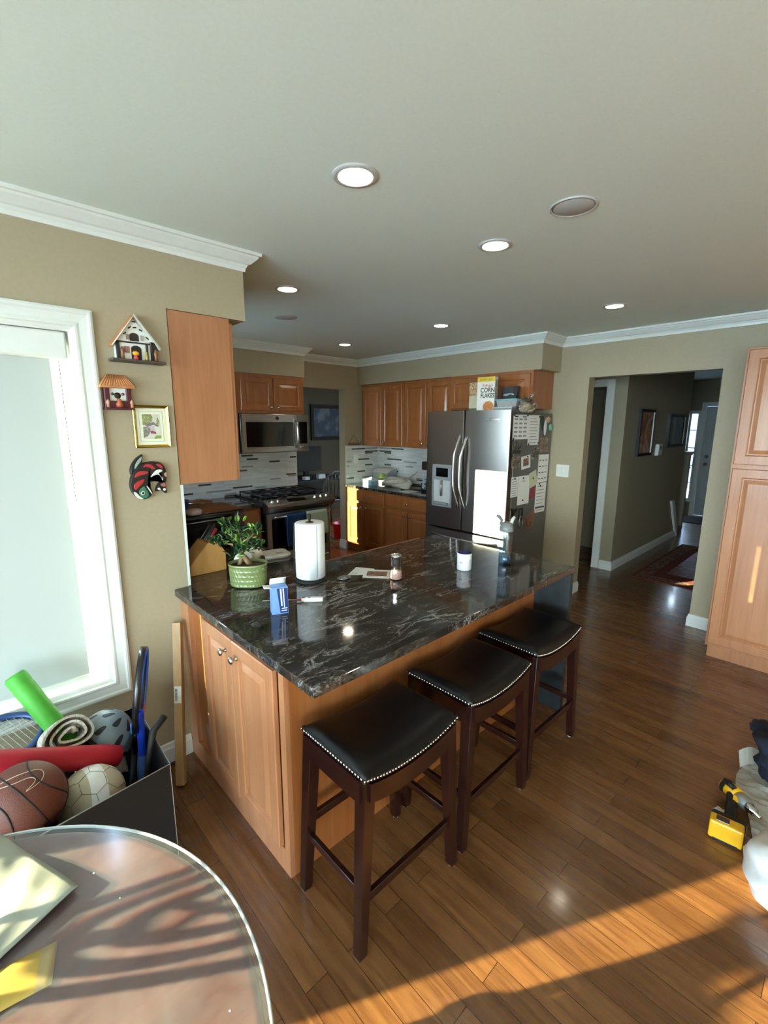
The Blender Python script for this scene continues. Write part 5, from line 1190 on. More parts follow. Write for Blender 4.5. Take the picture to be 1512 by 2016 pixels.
# ------------------------------------------------------------------ toy box in the corner
def BXW(x, y, z):   # box-local: origin front right corner, x to the left, y to the back
    a = math.radians(6); return (.446-math.cos(a)*x+.045*y, 1.595-math.sin(a)*x*1.0+y, z)
M['boxblack'] = plain('black_board', '#100f0f', .6, var=.15)
bxh, bw, bd, th_ = .48, .80, .47, .007
tbx = thing('storage_box', 'open black storage box of sports gear below the window', 'box', (.1, 1.8, 0))
def bxbox(x0, x1, y0, y1, z0, z1, name, mat):
    P = [BXW(x, y, z) for z in (z0, z1) for x, y in ((x0, y0), (x1, y0), (x1, y1), (x0, y1))]
    return MB().hexa(P, .001).build(name, mat, tbx)
bxbox(0, bw, 0, th_, .003, bxh, 'front_panel', M['boxblack']); bxbox(0, bw, bd-th_, bd, .003, bxh, 'back_panel', M['boxblack'])
bxbox(0, th_, th_, bd-th_, .003, bxh, 'side_panel', M['boxblack']); bxbox(bw-th_, bw, th_, bd-th_, .003, bxh, 'side_panel', M['boxblack'])
bxbox(0, bw, 0, bd, .0, .006, 'bottom_panel', M['boxblack'])
grey_edge = plain('worn_edge', '#8e8c88', .6)
m = MB(); m.tube([BXW(bw, .003, bxh), BXW(0, .003, bxh), BXW(.003, bd-.003, bxh)], .0022, 6); m.tube([BXW(.001, .001, .01), BXW(.001, .001, bxh)], .0018, 6); m.build('worn_edge', grey_edge, tbx)
bxbox(.05, bw-.05, .03, bd-.03, .008, .09, 'filler', M['black_matte'])
# basketball
bkc = Vector((.035, 1.715, .502)); R_ = .119
bk = thing('basketball', 'brown basketball with a pale outline mark in the front of the black box', 'ball', bkc-Vector((0, 0, R_)))
MB().sphere(bkc, R_, 40, 24).build('cover', plain('ball_leather', '#653629', .55, var=.12, scale=300, bump=.35), bk)
rotm = Euler((math.radians(35), math.radians(-20), math.radians(20))).to_matrix()
def bring(fn, n=60, r=.0024, closed=True):
    return [bkc + rotm @ (Vector(fn(2*PI*i/n)).normalized()*(R_+.0002)) for i in range(n if closed else n+1)]
m = MB()
m.tube(bring(lambda a: (math.cos(a), math.sin(a), 0)), .0026, 6, True)
m.tube(bring(lambda a: (0, math.cos(a), math.sin(a))), .0026, 6, True)
for s in (-1, 1): m.tube(bring(lambda a: (s*(.62+.22*math.cos(2*a)), math.cos(a)*.85, math.sin(a)*.85)), .0026, 6, True)
m.build('seam', M['black_matte'], bk)
def on_ball(px_, py_, r=None):   # direction (right, up) in the side facing the room
    rgt = Vector((1, 0, 0)); upv = Vector((0, .57, .82)).normalized(); fwd_ = rgt.cross(upv)
    d = rgt*px_+upv*py_; k = max(0, 1-px_*px_-py_*py_)**.5
    f_ = fwd_ if fwd_.y < 0 else -fwd_
    return bkc+(d+f_*k).normalized()*(R_+.0004)
sw_ = smooth_poly([(-.62, .58), (-.3, .66), (.1, .68), (.42, .62), (.50, .48), (.40, .32), (.08, .22), (.26, .34), (.30, .44), (.16, .52), (-.16, .52)], 5)
MB().tube([on_ball(*p) for p in sw_], .0013, 5, True).build('outline_mark', plain('pale_print', '#c9b9a4', .5), bk)
# soccer ball
sc0 = Vector((.222, 1.765, .366)); R2 = .109
so = thing('soccer_ball', 'white soccer ball with a silver band beside the basketball', 'ball', sc0-Vector((0, 0, R2)))
bm_ = bmesh.new(); bmesh.ops.create_icosphere(bm_, subdivisions=1, radius=1)
tr_ = bmesh.new(); 
ico = bmesh.new(); bmesh.ops.create_icosphere(ico, subdivisions=1, radius=1)
MB().sphere(sc0, R2, 40, 24).build('cover', plain('ball_white', '#b9b299', .4, var=.06, scale=12), so)
# seams: edges of a truncated icosahedron, projected on the ball
vs_ = [v.co.normalized() for v in ico.verts]; ico.free(); bm_.free(); tr_.free()
vs_ = []
ph_ = (1+5**.5)/2
for a in (-1, 1):
    for b_ in (-ph_, ph_): vs_ += [Vector((0, a, b_)).normalized(), Vector((a, b_, 0)).normalized(), Vector((b_, 0, a)).normalized()]
ro_ = Euler((.5, .35, .2)).to_matrix(); m = MB(); el_ = min((a-b_).length for a in vs_ for b_ in vs_ if a is not b_)
tv = {}
for i, a in enumerate(vs_):
    for j, b_ in enumerate(vs_):
        if i != j and (a-b_).length < el_*1.05: tv[(i, j)] = a.lerp(b_, 1/3)
def arc(p, q_): return [sc0+ro_ @ (p.lerp(q_, t/6).normalized()*(R2+.0001)) for t in range(7)]
for (i, j), p in tv.items():
    if i < j: m.tube(arc(p, tv[(j, i)]), .0012, 5)
    for (i2, k), q_ in tv.items():
        if i2 == i and k > j and (p-q_).length < (vs_[0]-vs_[0]).length+el_*.36: m.tube(arc(p, q_), .0012, 5)
m.build('seam', plain('seam_grey', '#8c8672', .6), so)
MB().surf(lambda u, v: sc0+Euler((.1, .22, .1)).to_matrix() @ Vector((R2*1.006*math.sin((v-.62)*.5), R2*1.006*math.cos(2*PI*u)*math.cos((v-.62)*.5), R2*1.006*math.sin(2*PI*u)*math.cos((v-.62)*.5))), 48, 4).build('silver_band', plain('silver_print', '#e2e6e4', .3), so)
# foam bats
rb_ = thing('foam_bat', 'red foam bat lying across the top of the black box', 'bat', (.1, 1.87, .5))
a, b_ = Vector((-.16, 1.862, .650)), Vector((.342, 1.872, .412)); L_ = (b_-a).length
MB().lathe([(.030, 0), (.038, .006), (.040, .04), (.043, .2), (.042, L_-.06), (.038, L_-.004), (.034, L_)], a, b_-a, 24, cap1=False).lathe([(.034, L_), (.020, L_-.004), (.001, L_-.02)], a, b_-a, 24, cap0=False).build('foam', M['red'], rb_)
gb_ = thing('foam_bat', 'lime green foam bat sticking up out of the black box', 'bat', (.16, 2.07, .45))
a, b_ = Vector((.225, 1.985, .42)), Vector((.080, 2.165, .735)); L_ = (b_-a).length
MB().lathe([(.034, 0), (.036, .02), (.0375, L_*.6), (.0385, L_-.055), (.0365, L_-.05), (.0385, L_-.045), (.0385, L_-.012), (.034, L_), (.020, L_)], a, b_-a, 24, cap1=False).build('foam', M['green'], gb_)
MB().lathe([(.020, L_), (.0195, L_-.04), (.001, L_-.041)], a, b_-a, 20, cap0=False).build('hollow_core', M['darkbrown'], gb_)
# blanket roll
M['plaid'] = None
def mk_plaid():
    t = NT('plaid_fleece'); c = t.add('ShaderNodeTexCoord'); cols = []
    for k, sc in ((0, 9), (2, 7)):
        w = t.add('ShaderNodeTexWave'); w.wave_type = 'BANDS'; w.bands_direction = 'XYZ'[k]; w.inputs['Scale'].default_value = sc; w.inputs['Distortion'].default_value = 1.2
        t.link(c.outputs['Object'], w.inputs['Vector']); cols.append(w.outputs['Fac'])
    A = t.ramp(cols[0], [(.55, H('#c3bdb0')), (.7, H('#8ca296')), (.86, H('#c9c3ba'))]); B = t.ramp(cols[1], [(.55, (1, 1, 1, 1)), (.72, (.72, .62, .62, 1)), (.88, (1, 1, 1, 1))])
    t.set(Base_Color=t.mix(A, B, 1, 'MULTIPLY'), Roughness=.95); t.bump(t.noise(t.coord(), 200, 2), .25, .003); return t.m
M['plaid'] = mk_plaid()
bl_ = thing('rolled_blanket', 'rolled pale plaid fleece blanket under the red foam bat', 'blanket', (.22, 1.95, .45))
axb = Vector((.12, -.80, .58)).normalized(); ub = Vector((.99, .15, 0)).normalized(); vb = ub.cross(axb).normalized(); cb_ = Vector((.200, 1.975, .515))
if vb.z < 0: vb = -vb
def roll(u, v):
    a = u*5.2*PI; r = .016+.066*(u**.85)+.004*math.sin(a*3+v*4)
    return cb_+ub*(r*1.15*math.cos(a))+vb*(r*.85*math.sin(a))+axb*((v-.5)*.11+.012*math.sin(a*1.3))
MB().surf(roll, 110, 8, .008).build('fleece', M['plaid'], bl_)
MB().surf(lambda u, v: Vector((.20+.17*u, 1.875+.05*v+.012*math.sin(u*7), .455-.085*(1-v)-.06*u*(1-v)+.015*math.sin(u*9+v*3))), 18, 8, .008).build('loose_end', M['plaid'], bl_)
# helmet
hm = thing('bike_helmet', 'grey bicycle helmet with slot vents on the right of the black box', 'helmet', (.36, 1.97, .40))
hc = Vector((.325, 1.995, .43)); hr = Euler((math.radians(10), math.radians(38), math.radians(12))).to_matrix()
def hp(u, v, k=1.0):
    th = 2*PI*u; ph = v*PI/2
    x, y, z = .097*math.cos(th)*math.cos(ph), .12*math.sin(th)*math.cos(ph), .108*math.sin(ph)
    return hc+hr @ (Vector((x, y, z))*k)
MB().surf(lambda u, v: hp(u, .02+v*.97), 40, 16, .012).build('shell', plain('helmet_grey', '#68777b', .45, var=.06), hm)
for th in range(7):
    for s, (v0, v1) in ((0, (.18, .42)), (1, (.52, .78))):
        u0 = th/7+s*.07
        pts = smooth_poly([(u0-.020*(1+s*.5), v0), (u0+.012*(1+s*.5), v0+.03), (u0+.016*(1+s*.5), v1), (u0-.010*(1+s*.5), v1-.04)], 4)
        m = MB(); A_ = [m.v(hp(u, v, 1.006)) for u, v in pts]; c_ = m.v(hp(sum(p[0] for p in pts)/len(pts), sum(p[1] for p in pts)/len(pts), 1.008))
        for i in range(len(A_)): m.f([A_[i], A_[(i+1) % len(A_)], c_])
        m.build('vent', M['black_matte'], hm)
MB().tube([hp(i/40, .02, 1.0) for i in range(40)], .007, 8, True).build('rim', M['black_matte'], hm)
# standing racket, seen nearly edge-on
def racket(name, label, base, up, nrm_, head_c, fm, strm, L=.66, hw=.125, hh=.165):
    t = thing(name, label, 'racket', base)
    up = Vector(up).normalized(); n_ = Vector(nrm_); n_ = (n_-up*n_.dot(up)).normalized(); w_ = up.cross(n_); base = Vector(base)
    hc_ = base+up*(L-hh); P = [hc_+up*hh*math.sin(2*PI*i/48)+w_*hw*math.cos(2*PI*i/48) for i in range(48)]
    m = MB(); R = []
    for i in range(48):
        a = 2*PI*i/48; o_ = (up*math.sin(a)/hh+w_*math.cos(a)/hw).normalized()
        R.append([P[i]+o_*x+n_*y for x, y in ((-.009, -.009), (.009, -.012), (.009, .012), (-.009, .009))])
    m.rings(R, loop=True); m.mat(fm); m.build('head_frame', fm[0] if isinstance(fm, tuple) else fm, t) if False else None
    for f in m.bm.faces: f.material_index = 0
    m.mats = [fm]; m.build('head_frame', fm, t)
    m = MB()
    for i in range(-6, 7):
        x = hw*i/6.6; y = hh*math.sqrt(max(0, 1-(x/hw)**2)); m.cyl(hc_+w_*x-up*y, hc_+w_*x+up*y, .0012, n=4)
    for i in range(-8, 9):
        y = hh*i/8.7; x = hw*math.sqrt(max(0, 1-(y/hh)**2)); m.cyl(hc_+up*y-w_*x, hc_+up*y+w_*x, .0012, n=4)
    m.build('strings', strm, t)
    m = MB()
    for s in (-1, 1): m.tube([hc_-up*hh*.82+w_*hw*.55*s, hc_-up*(hh+.05)+w_*.028*s, hc_-up*(hh+.10)+w_*.006*s], .009, 8)
    m.build('throat', fm, t)
    MB().tube([base, base+up*(L-2*hh-.09)], .015, 8).build('grip', M['black_matte'], t)
    return t, P, n_, hc_, up, w_
gblk = plain('racket_black', '#17181d', .25, var=.1)
t_, P_, n_, hc_, up_, w_ = racket('tennis_racket', 'black and blue tennis racket standing upright in the black box', (.372, 1.93, .10), (.165, .03, 1), (.93, -.37, 0), None, gblk, plain('string_blue', '#3a4b7a', .5), .69, .125, .17)
MB().tube([p+n_*.010 for p in P_[-6:]+P_[:22]], .007, 6).build('blue_stripe', plain('racket_blue', '#1c5fd0', .35), t_)
MB().tube([p-n_*.010 for p in P_[28:40]], .007, 6).build('blue_stripe', plain('racket_blue_b', '#2b8ad8', .35), t_)
MB().tube([p+n_*.012 for p in P_[40:44]], .006, 6).build('red_mark', plain('racket_red', '#c83a48', .4), t_)
t_, P_, n_, hc_, up_, w_ = racket('tennis_racket', 'tennis racket with blue rim and pale strings lying at the left in the black box', (-.43, 1.93, .512), (.8, .30, .03), (.0, -.22, .97), None, plain('rim_blue', '#23447c', .35), plain('string_pale', '#a8a59a', .6), .60, .125, .16)
bk_ = thing('black_racket', 'black racket handle poking over the right rim of the black box', 'racket', (.45, 2.05, .3))
MB().tube([(.395, 1.74, .30), (.415, 1.755, .42), (.446, 1.772, .52), (.497, 1.792, .552)], .013, 8, rad=[.012, .012, .014, .015]).build('handle', M['black_matte'], bk_)
bb_ = thing('plastic_bat', 'slim blue plastic bat standing upright beside the rackets', 'bat', (.40, 1.84, .15))
a, b_ = Vector((.415, 1.855, .22)), Vector((.432, 1.885, .555)); L_ = (b_-a).length
MB().lathe([(.020, 0), (.024, .02), (.024, .10), (.018, .16), (.0155, .19), (.0155, L_-.005), (.0165, L_), (.0125, L_)], a, b_-a, 18, cap1=False).lathe([(.0125, L_), (.012, L_-.05), (.001, L_-.051)], a, b_-a, 18, cap0=False).build('bat', M['blue'], bb_)
MB().lathe([(.0243, .015), (.0245, .10), (.0185, .157)], a, b_-a, 18, cap0=False, cap1=False).build('grip_tape', plain('bat_pale_blue', '#4a74c2', .5), bb_)
# leaning board
bo = thing('wooden_board', 'pale wooden board with a barcode sticker leaning by the peninsula cabinet', 'board', (.61, 2.02, 0))
A0, A1 = Vector((.602, 2.035, .0)), Vector((.698, 2.19, .745)); ub = (A1-A0).normalized(); wb_ = Vector((.72, -.69, 0)); wb_ = (wb_-ub*wb_.dot(ub)).normalized(); tb_ = ub.cross(wb_)
if tb_.y < 0: tb_ = -tb_
def BP(w__, l, d): return A0+wb_*w__+ub*l+tb_*d
LB = (A1-A0).length
low = min(p.z for p in [BP(w__, 0, d) for w__ in (-.02, .02) for d in (0, .03)])
A0 = A0-Vector((0, 0, low-.001))
MB().hexa([BP(-.02, 0, 0), BP(.02, 0, 0), BP(.02, 0, .03), BP(-.02, 0, .03), BP(-.02, LB, 0), BP(.02, LB, 0), BP(.02, LB, .03), BP(-.02, LB, .03)], .0015).build('plank', wood('pine', '#957347', '#ad8c5e', .55, (10, 10, 1.5)), bo)
st_ = MB().hexa([BP(-.017, .385, -.0006), BP(.017, .385, -.0006), BP(.017, .385, .0001), BP(-.017, .385, .0001), BP(-.017, .465, -.0006), BP(.017, .465, -.0006), BP(.017, .465, .0001), BP(-.017, .465, .0001)]).build('sticker', M['paper'], bo)
m = MB(); r = random.Random(2); z = .395
while z < .452:
    h = r.uniform(.0012, .004); m.hexa([BP(x, l, d) for l in (z, z+h) for x, d in ((-.013, -.0009), (-.001, -.0009), (-.001, -.0005), (-.013, -.0005))]); z += h+r.uniform(.0012, .0035)
m.build('barcode', M['ink'], st_)
single(MB().tube([(.50, 2.17, .008), (.53, 2.21, .010), (.57, 2.20, .008), (.60, 2.215, .008), (.64, 2.20, .008), (.67, 2.21, .008)], .005, 6), 'charger_cord', M['black_matte'], 'dark cord on the floor along the baseboard behind the leaning board', 'cord')
# ------------------------------------------------------------------ round table
tc = Vector((-.265, .764)); TZ = .74
tt = thing('round_table', 'round dark wood table under a scuffed clear cover, at the near left', 'table', (tc.x, tc.y, 0))
t0 = wood('mahogany_top', '#4a2418', '#6e4030', .3, (1.4, 12, 3), 0)
MB().lathe([(.535, -.034), (.558, -.030), (.566, -.018), (.566, -.008), (.562, -.004), (.55, -.0035)], (tc.x, tc.y, TZ), n=96).build('tabletop', t0, tt)
MB().lathe([(.16, 0), (.155, .03), (.06, .06), (.05, .30), (.07, .36), (.05, .42), (.055, .60), (.14, .68), (.15, .705)], (tc.x, tc.y, .0), n=28).build('pedestal', M['espresso'], tt)
for k in range(4):
    a = PI/2*k+.5; d = Vector((math.cos(a), math.sin(a), 0)); c0 = Vector((tc.x, tc.y, 0))
    MB().tube([c0+d*.06+Vector((0, 0, .16)), c0+d*.16+Vector((0, 0, .12)), c0+d*.26+Vector((0, 0, .05)), c0+d*.33+Vector((0, 0, .026))], .03, 10, rad=[.035, .032, .027, .024]).build('foot', M['espresso'], tt)
t = NT('scuffed_clear_vinyl'); t.n.remove(t.b)
tr2 = t.add('ShaderNodeBsdfTransparent'); gl2 = t.add('ShaderNodeBsdfGlossy'); gl2.inputs['Roughness'].default_value = .14; df2 = t.add('ShaderNodeBsdfDiffuse'); df2.inputs[0].default_value = H('#c3ccd0')
lw2 = t.add('ShaderNodeLayerWeight'); lw2.inputs['Blend'].default_value = .5
pw2 = t.add('ShaderNodeMath'); pw2.operation = 'POWER'; t.link(lw2.outputs['Facing'], pw2.inputs[0]); pw2.inputs[1].default_value = 3
ma2 = t.add('ShaderNodeMath'); ma2.operation = 'MULTIPLY_ADD'; t.link(pw2.outputs[0], ma2.inputs[0]); ma2.inputs[1].default_value = .7; ma2.inputs[2].default_value = .05
sc2 = t.ramp(t.noise(t.coord(), 9, 6, .7, .5), [(.35, (.05, .05, .05, 1)), (.7, (.14, .14, .14, 1))])
m1 = t.add('ShaderNodeMixShader'); t.link(sc2, m1.inputs[0]); t.link(tr2.outputs[0], m1.inputs[1]); t.link(df2.outputs[0], m1.inputs[2])
m2_ = t.add('ShaderNodeMixShader'); t.link(ma2.outputs[0], m2_.inputs[0]); t.link(m1.outputs[0], m2_.inputs[1]); t.link(gl2.outputs[0], m2_.inputs[2]); t.link(m2_.outputs[0], t.out.inputs[0])
cv = MB().lathe([(.574, -.0025), (.577, -.0012), (.577, .0002), (.5755, .0008), (.001, .0008)], (tc.x, tc.y, TZ), n=128, cap0=False, smooth=False).build('clear_cover', t.m, tt)
MB().lathe([(.5735, -.0035), (.5785, -.0025), (.579, .0002), (.577, .0016), (.5735, .0012)], (tc.x, tc.y, TZ), n=128, cap0=False, cap1=False).build('cover_rim', plain('vinyl_rim', '#c8d2d4', .25), tt)
m = MB(); r = random.Random(8)
for i in range(26):
    a, q_ = r.uniform(0, 6.28), .56*r.random()**.5; m.lathe([(.0028*r.uniform(.3, 1), 0), (.001, .0006)], (tc.x+q_*math.cos(a), tc.y+q_*math.sin(a), TZ+.0008), n=7)
m.build('crumb_speck', M['paper'], tt)
# padded envelope
en = thing('paper_envelope', 'crumpled pale grey-green paper envelope on the round table', 'envelope', (-.05, 1.1, TZ))
E0 = Vector((.084, 1.009)); e1 = Vector((-.354, .935)); e2 = Vector((-.917, -.40))
def env(u, v):
    p = E0+e1*(.34*u)+e2*(.42*v)
    edge = min(u, 1-u, v, 1-v)*8; edge = max(0, min(1, edge))
    z = .0015+.008*edge+.003*math.sin(u*9+v*4)*edge+.004*math.sin(u*3-v*13+1)*edge+.003*math.sin(u*21+v*17)*edge
    lift = max(0, 1-((u/.55)**2+(v/.55)**2))*.010
    return (p.x, p.y, TZ+.0045+z+lift)
MB().surf(env, 40, 40, .003).build('envelope', plain('kraft_pale', '#8f9386', .55, var=.05, scale=14), en)
yp = single(MB().surf(lambda u, v: (-.10+.115*u+.02*v, .862+.075*v-.01*u*u+.0*u, TZ+.0022+.002*math.sin(u*5)), 10, 4, .0008), 'yellow_paper', plain('yellow_sheet', '#a88c3a', .6), 'small yellow paper by the envelope at the left edge of the table', 'paper')
# chair whose back shades the table
ch = thing('dining_chair', 'dark wooden dining chair with looped splats pushed up to the round table', 'chair', (-.738, 1.274, 0), math.atan2(-.757, .654)-PI/2)
# local: +y towards the table, the back stands at y = -.08
cw = M['espresso']
MB().rings([[(x*k*.20, y*k*.2+.12, z) for x, y in [(math.copysign(abs(math.cos(a))**.6, math.cos(a)), math.copysign(abs(math.sin(a))**.6, math.sin(a))) for a in [2*PI*i/32 for i in range(32)]]] for k, z in ((.95, .43), (1, .435), (1, .455), (.97, .462))]).build('seat', cw, ch, local=True)
for sx in (-1, 1):
    MB().tube([(sx*.16, .27, 0), (sx*.155, .26, .435)], .018, 10, rad=[.014, .02]).build('leg', cw, ch, local=True)
    MB().tube([(sx*.15, -.10, 0), (sx*.13, -.07, .43), (sx*.085, -.075, .62), (sx*.066, -.08, .80), (sx*.063, -.08, .93), (sx*.073, -.08, .975), (sx*.094, -.08, 1.01), (sx*.114, -.08, 1.045), (sx*.134, -.08, 1.09), (sx*.142, -.08, 1.135)], .016, 10, rad=[.015, .018, .014, .0105, .0105, .0105, .0105, .0105, .0105, .0105]).build('rear_post', cw, ch, local=True)
MB().tube([(-.142, -.08, 1.13), (-.08, -.08, 1.15), (0, -.08, 1.155), (.08, -.08, 1.15), (.142, -.08, 1.13)], .016, 10).build('top_rail', cw, ch, local=True)
MB().tube([(-.09, -.077, .60), (0, -.08, .595), (.09, -.077, .60)], .014, 10).build('lower_rail', cw, ch, local=True)
def U(w, z0, zh, z1, k=16):
    P = []
    for i in range(k+1):
        t_ = -1+2*i/k; s_ = abs(t_); P.append((math.copysign(w*s_**.55, t_)*(1 if s_ < 1 else 1), -.08, z0+(zh-z0)*min(1, s_*1.0)**1.6))
    P = [(P[0][0]*1.25, -.08, z1)]+P+[(P[-1][0]*1.25, -.08, z1)]
    return P
MB().tube(U(.084, .982, 1.05, 1.145), .0105, 8).build('splat', cw, ch, local=True)
MB().tube(U(.050, 1.012, 1.06, 1.15), .0105, 8).build('splat', cw, ch, local=True)
MB().tube([(0, -.08, .60), (0, -.08, .80), (.0, -.08, .98)], .013, 8, rad=[.008, .008, .012]).build('splat', cw, ch, local=True)
MB().tube([(0, -.08, .985), (.004, -.08, 1.015)], .016, 8).build('splat_boss', cw, ch, local=True)
for s in (-1, 1): MB().tube([(-s*.03, -.08, 1.03), (s*.005, -.08, 1.05), (s*.03, -.08, 1.075), (s*.01, -.08, 1.11), (-s*.02, -.08, 1.145)], .007, 8).build('splat', cw, ch, local=True)
# ------------------------------------------------------------------ tools and bags on the floor at the right
# impact driver lying on its side
dr_ = thing('cordless_drill', 'yellow and black cordless drill lying on the floor by the paper bag', 'drill', (2.25, .18, 0))
yl, bkp, gy = M['yellow'], M['black_matte'], plain('gear_grey', '#9aa3a3', .35, metal=.5)
h0 = Vector((2.43, .245, .055)); h1_ = Vector((2.345, .155, .065)); ax_ = (h1_-h0).normalized()
LH = (h1_-h0).length
MB().lathe([(.020, -.02), (.031, -.012), (.033, .03), (.033, LH*.6)], h0, ax_, 20).build('motor_housing', yl, dr_)
MB().lathe([(.0345, -.004), (.0345, .02)], h0, ax_, 20, cap0=False, cap1=False).build('rear_vent', bkp, dr_)
MB().tube([h0+Vector((-.01, .01, .032)), h0.lerp(h1_, .45)+Vector((-.01, .01, .036))], .012, 8).build('top_grip', bkp, dr_)
MB().lathe([(.031, LH*.6), (.030, LH*.85), (.025, LH*1.0), (.022, LH*1.02)], h0, ax_, 20).build('gear_case', gy, dr_)
MB().lathe([(.022, LH*1.0), (.022, LH*1.1), (.018, LH*1.14), (.018, LH*1.28), (.008, LH*1.3), (.006, LH*1.55)], h0, ax_, 16).build('chuck', M['chrome'], dr_)
g0 = h0.lerp(h1_, .28); g1 = Vector((2.20, .195, .045))
MB().tube([g0, g0.lerp(g1, .4), g1], .02, 12, rad=[.024, .019, .022]).build('handle', bkp, dr_)
MB().tube([g0+Vector((.01, -.012, .014)), g0.lerp(g1, .35)+Vector((.0, -.012, .014))], .012, 8).build('handle_side', yl, dr_)
MB().tube([g0.lerp(g1, .18)+ax_*.022, g0.lerp(g1, .34)+ax_*.024], .009, 8).build('trigger', bkp, dr_)
ga = (g1-g0); ga.z = 0; ga.normalize(); gp = Vector((-ga.y, ga.x, 0))
def DB(a, b_, z): return g1+ga*a+gp*b_+Vector((0, 0, z-.045))
def dbox(a0, a1, b0, b1, z0, z1, nm, mt, bev=.006): MB().hexa([DB(a, b_, z) for z in (z0, z1) for a, b_ in ((a0, b0), (a1, b0), (a1, b1), (a0, b1))], bev).build(nm, mt, dr_)
dbox(-.01, .025, -.062, .055, .008, .082, 'battery_foot', bkp)
dbox(.018, .075, -.066, .05, .004, .086, 'battery', yl, .008)
dbox(.030, .062, -.045, .0, .084, .0885, 'battery_label', M['steel_dark'], .001)
dbox(.018, .076, -.050, .036, .0, .012, 'battery_base', bkp, .002)
dbox(-.002, .02, .02, .058, .03, .07, 'release_clip', gy, .003)
# paper bag
pbg = thing('paper_bag', 'crumpled grey paper bag on the floor under the navy cap', 'bag', (2.5, .12, 0))
mp_ = plain('bag_paper', '#b9b6ab', .7, var=.06, scale=18)
def bagp(u, v):
    x = 2.20+.62*u; y = .105+.11*min(1, u*1.8)-.30*v-.03*math.sin(u*7)*u
    z = .004+.055*math.sin(min(1, v*1.5)*PI/2)*(1+.35*math.sin(u*13+v*3)+.25*math.sin(u*29+v*9))*(.35+.65*u)+.006*math.sin(u*53+v*31)*math.sin(u*17-v*47)+.004*math.sin(u*91+v*13)
    return (x, y, max(.003, z))
MB().surf(bagp, 40, 14, .002, smooth=False).build('crumpled_side', mp_, pbg)
MB().surf(lambda u, v: (2.70+.10*u+.05*v, .235-.09*u+.02*v, .004+.06*v+.02*math.sin(u*4)), 6, 6, .002, smooth=False).build('torn_flap', mp_, pbg)
cpn = thing('navy_cap', 'navy blue cap with a red patch heaped on the paper bag', 'cap', (2.75, .08, .08))
def capp(c, rx_, ry_, rz_, seed, amp): return [[Vector((p.x, p.y, max(p.z, .02))) for p in r] for r in crump(c, rx_, ry_, rz_, seed, 36, 18, amp)]
MB().rings(capp((2.70, .075, .17), .20, .12, .10, 31, .25)).build('crown', M['navy'], cpn)
MB().rings(capp((2.92, .178, .14), .08, .066, .028, 33, .1)).build('brim', M['navy'], cpn)
MB().prism([(2.62, .155), (2.66, .150), (2.655, .075), (2.64, .10)], lambda u, v, w: (u, .118-w-.1*(.16-v), v+.03), 0, .004).build('red_patch', plain('patch_red', '#b4402f', .7), cpn)
# white plastic bag in the sun
wbg = thing('white_plastic_bag', 'bright white plastic bag in the sun strip at the right edge', 'bag', (1.95, .0, 0))
MB().rings([[Vector((p.x, p.y, max(p.z, .002))) for p in r] for r in crump((2.01, -.02, .10), .17, .14, .115, 41, 44, 22, .14)]).build('bag', plain('bag_white', '#eef0f0', .6, var=.01), wbg)
single(MB().prism([(2.30, .27), (2.34, .255), (2.33, .235), (2.35, .225), (2.325, .215), (2.30, .235)], FZ(.0005), 0, .001), 'paper_scrap', M['paper'], 'tiny torn white paper scrap on the floor left of the drill', 'scrap')
# ------------------------------------------------------------------ hall
ru = thing('hall_rug', 'red patterned oriental rug on the hall floor', 'rug', (6.55, 1.2, 0))
MB().box(5.50, 7.55, .62, 1.70, .0005, .008).build('field', M['rugred'], ru)
def mk_rug():
    t = NT('rug_pattern'); n = t.noise(t.coord((1, 1, 1)), 22, 3, .6, 2.0)
    t.set(Base_Color=t.ramp(n, [(.36, H('#2c1a1c')), (.46, H('#6b2a24')), (.54, H('#8d7a5c')), (.6, H('#57261f')), (.68, H('#9a8a68'))]), Roughness=.95); return t.m
fzr = FZ(.008)
MB().frame(fzr, 5.50, 7.55, .62, 1.70, [(.03, -.002), (.03, .001), (.16, .001), (.16, -.002)]).build('border', mk_rug(), ru)
MB().panel(fzr, 5.86, 7.2, .88, 1.44, [(0, -.002), (0, .0008)]).build('medallion', mk_art('rug_medallion', [(.35, H('#3a1818')), (.5, H('#6a2a26')), (.62, H('#7d5a44')), (.7, H('#4a1d1c'))], 14), ru)
def art(name, label, x0, x1, z0, z1, mat):
    t = thing(name, label, 'picture', ((x0+x1)/2, 1.93, z0)); f_ = FY(1.94)
    MB().frame(f_, x0, x1, z0, z1, [(0, 0), (0, .035), (.03, .035), (.035, .02), (.035, 0)]).build('frame', M['black'], t)
    MB().panel(f_, x0+.03, x1-.03, z0+.03, z1-.03, [(0, .002), (0, .022)]).build('print', mat, t)
    return t
art('framed_art', 'tall black-framed abstract picture nearest the hall doorway', 5.945, 6.44, 1.325, 1.88, mk_art('abstract_art', [(.3, H('#3d2c48')), (.45, H('#a06a3a')), (.55, H('#b7a6a0')), (.68, H('#6a5a78'))], 3.2))
art('framed_art', 'second black-framed glossy picture farther down the hall', 7.07, 7.81, 1.395, 1.84, M['black_gloss'])
ts = thing('thermostat', 'white thermostat box on the hall wall between the two pictures', 'thermostat', (6.76, 1.93, 1.305))
MB().panel(FY(1.94), 6.685, 6.845, 1.305, 1.45, [(0, 0), (0, .03), (.008, .04)]).build('case', M['white'], ts)
MB().panel(FY(1.94), 6.715, 6.815, 1.38, 1.43, [(0, .039), (0, .042)]).build('display', M['grey'], ts)
nw = thing('newel_post', 'beige stair newel post in front of the entry sidelight', 'post', (9.0, 2.12, 0))
bei = plain('newel_beige', '#a59a84', .5)
MB().box(8.95, 9.05, 2.07, 2.17, 0, 1.20, .004).build('post', bei, nw)
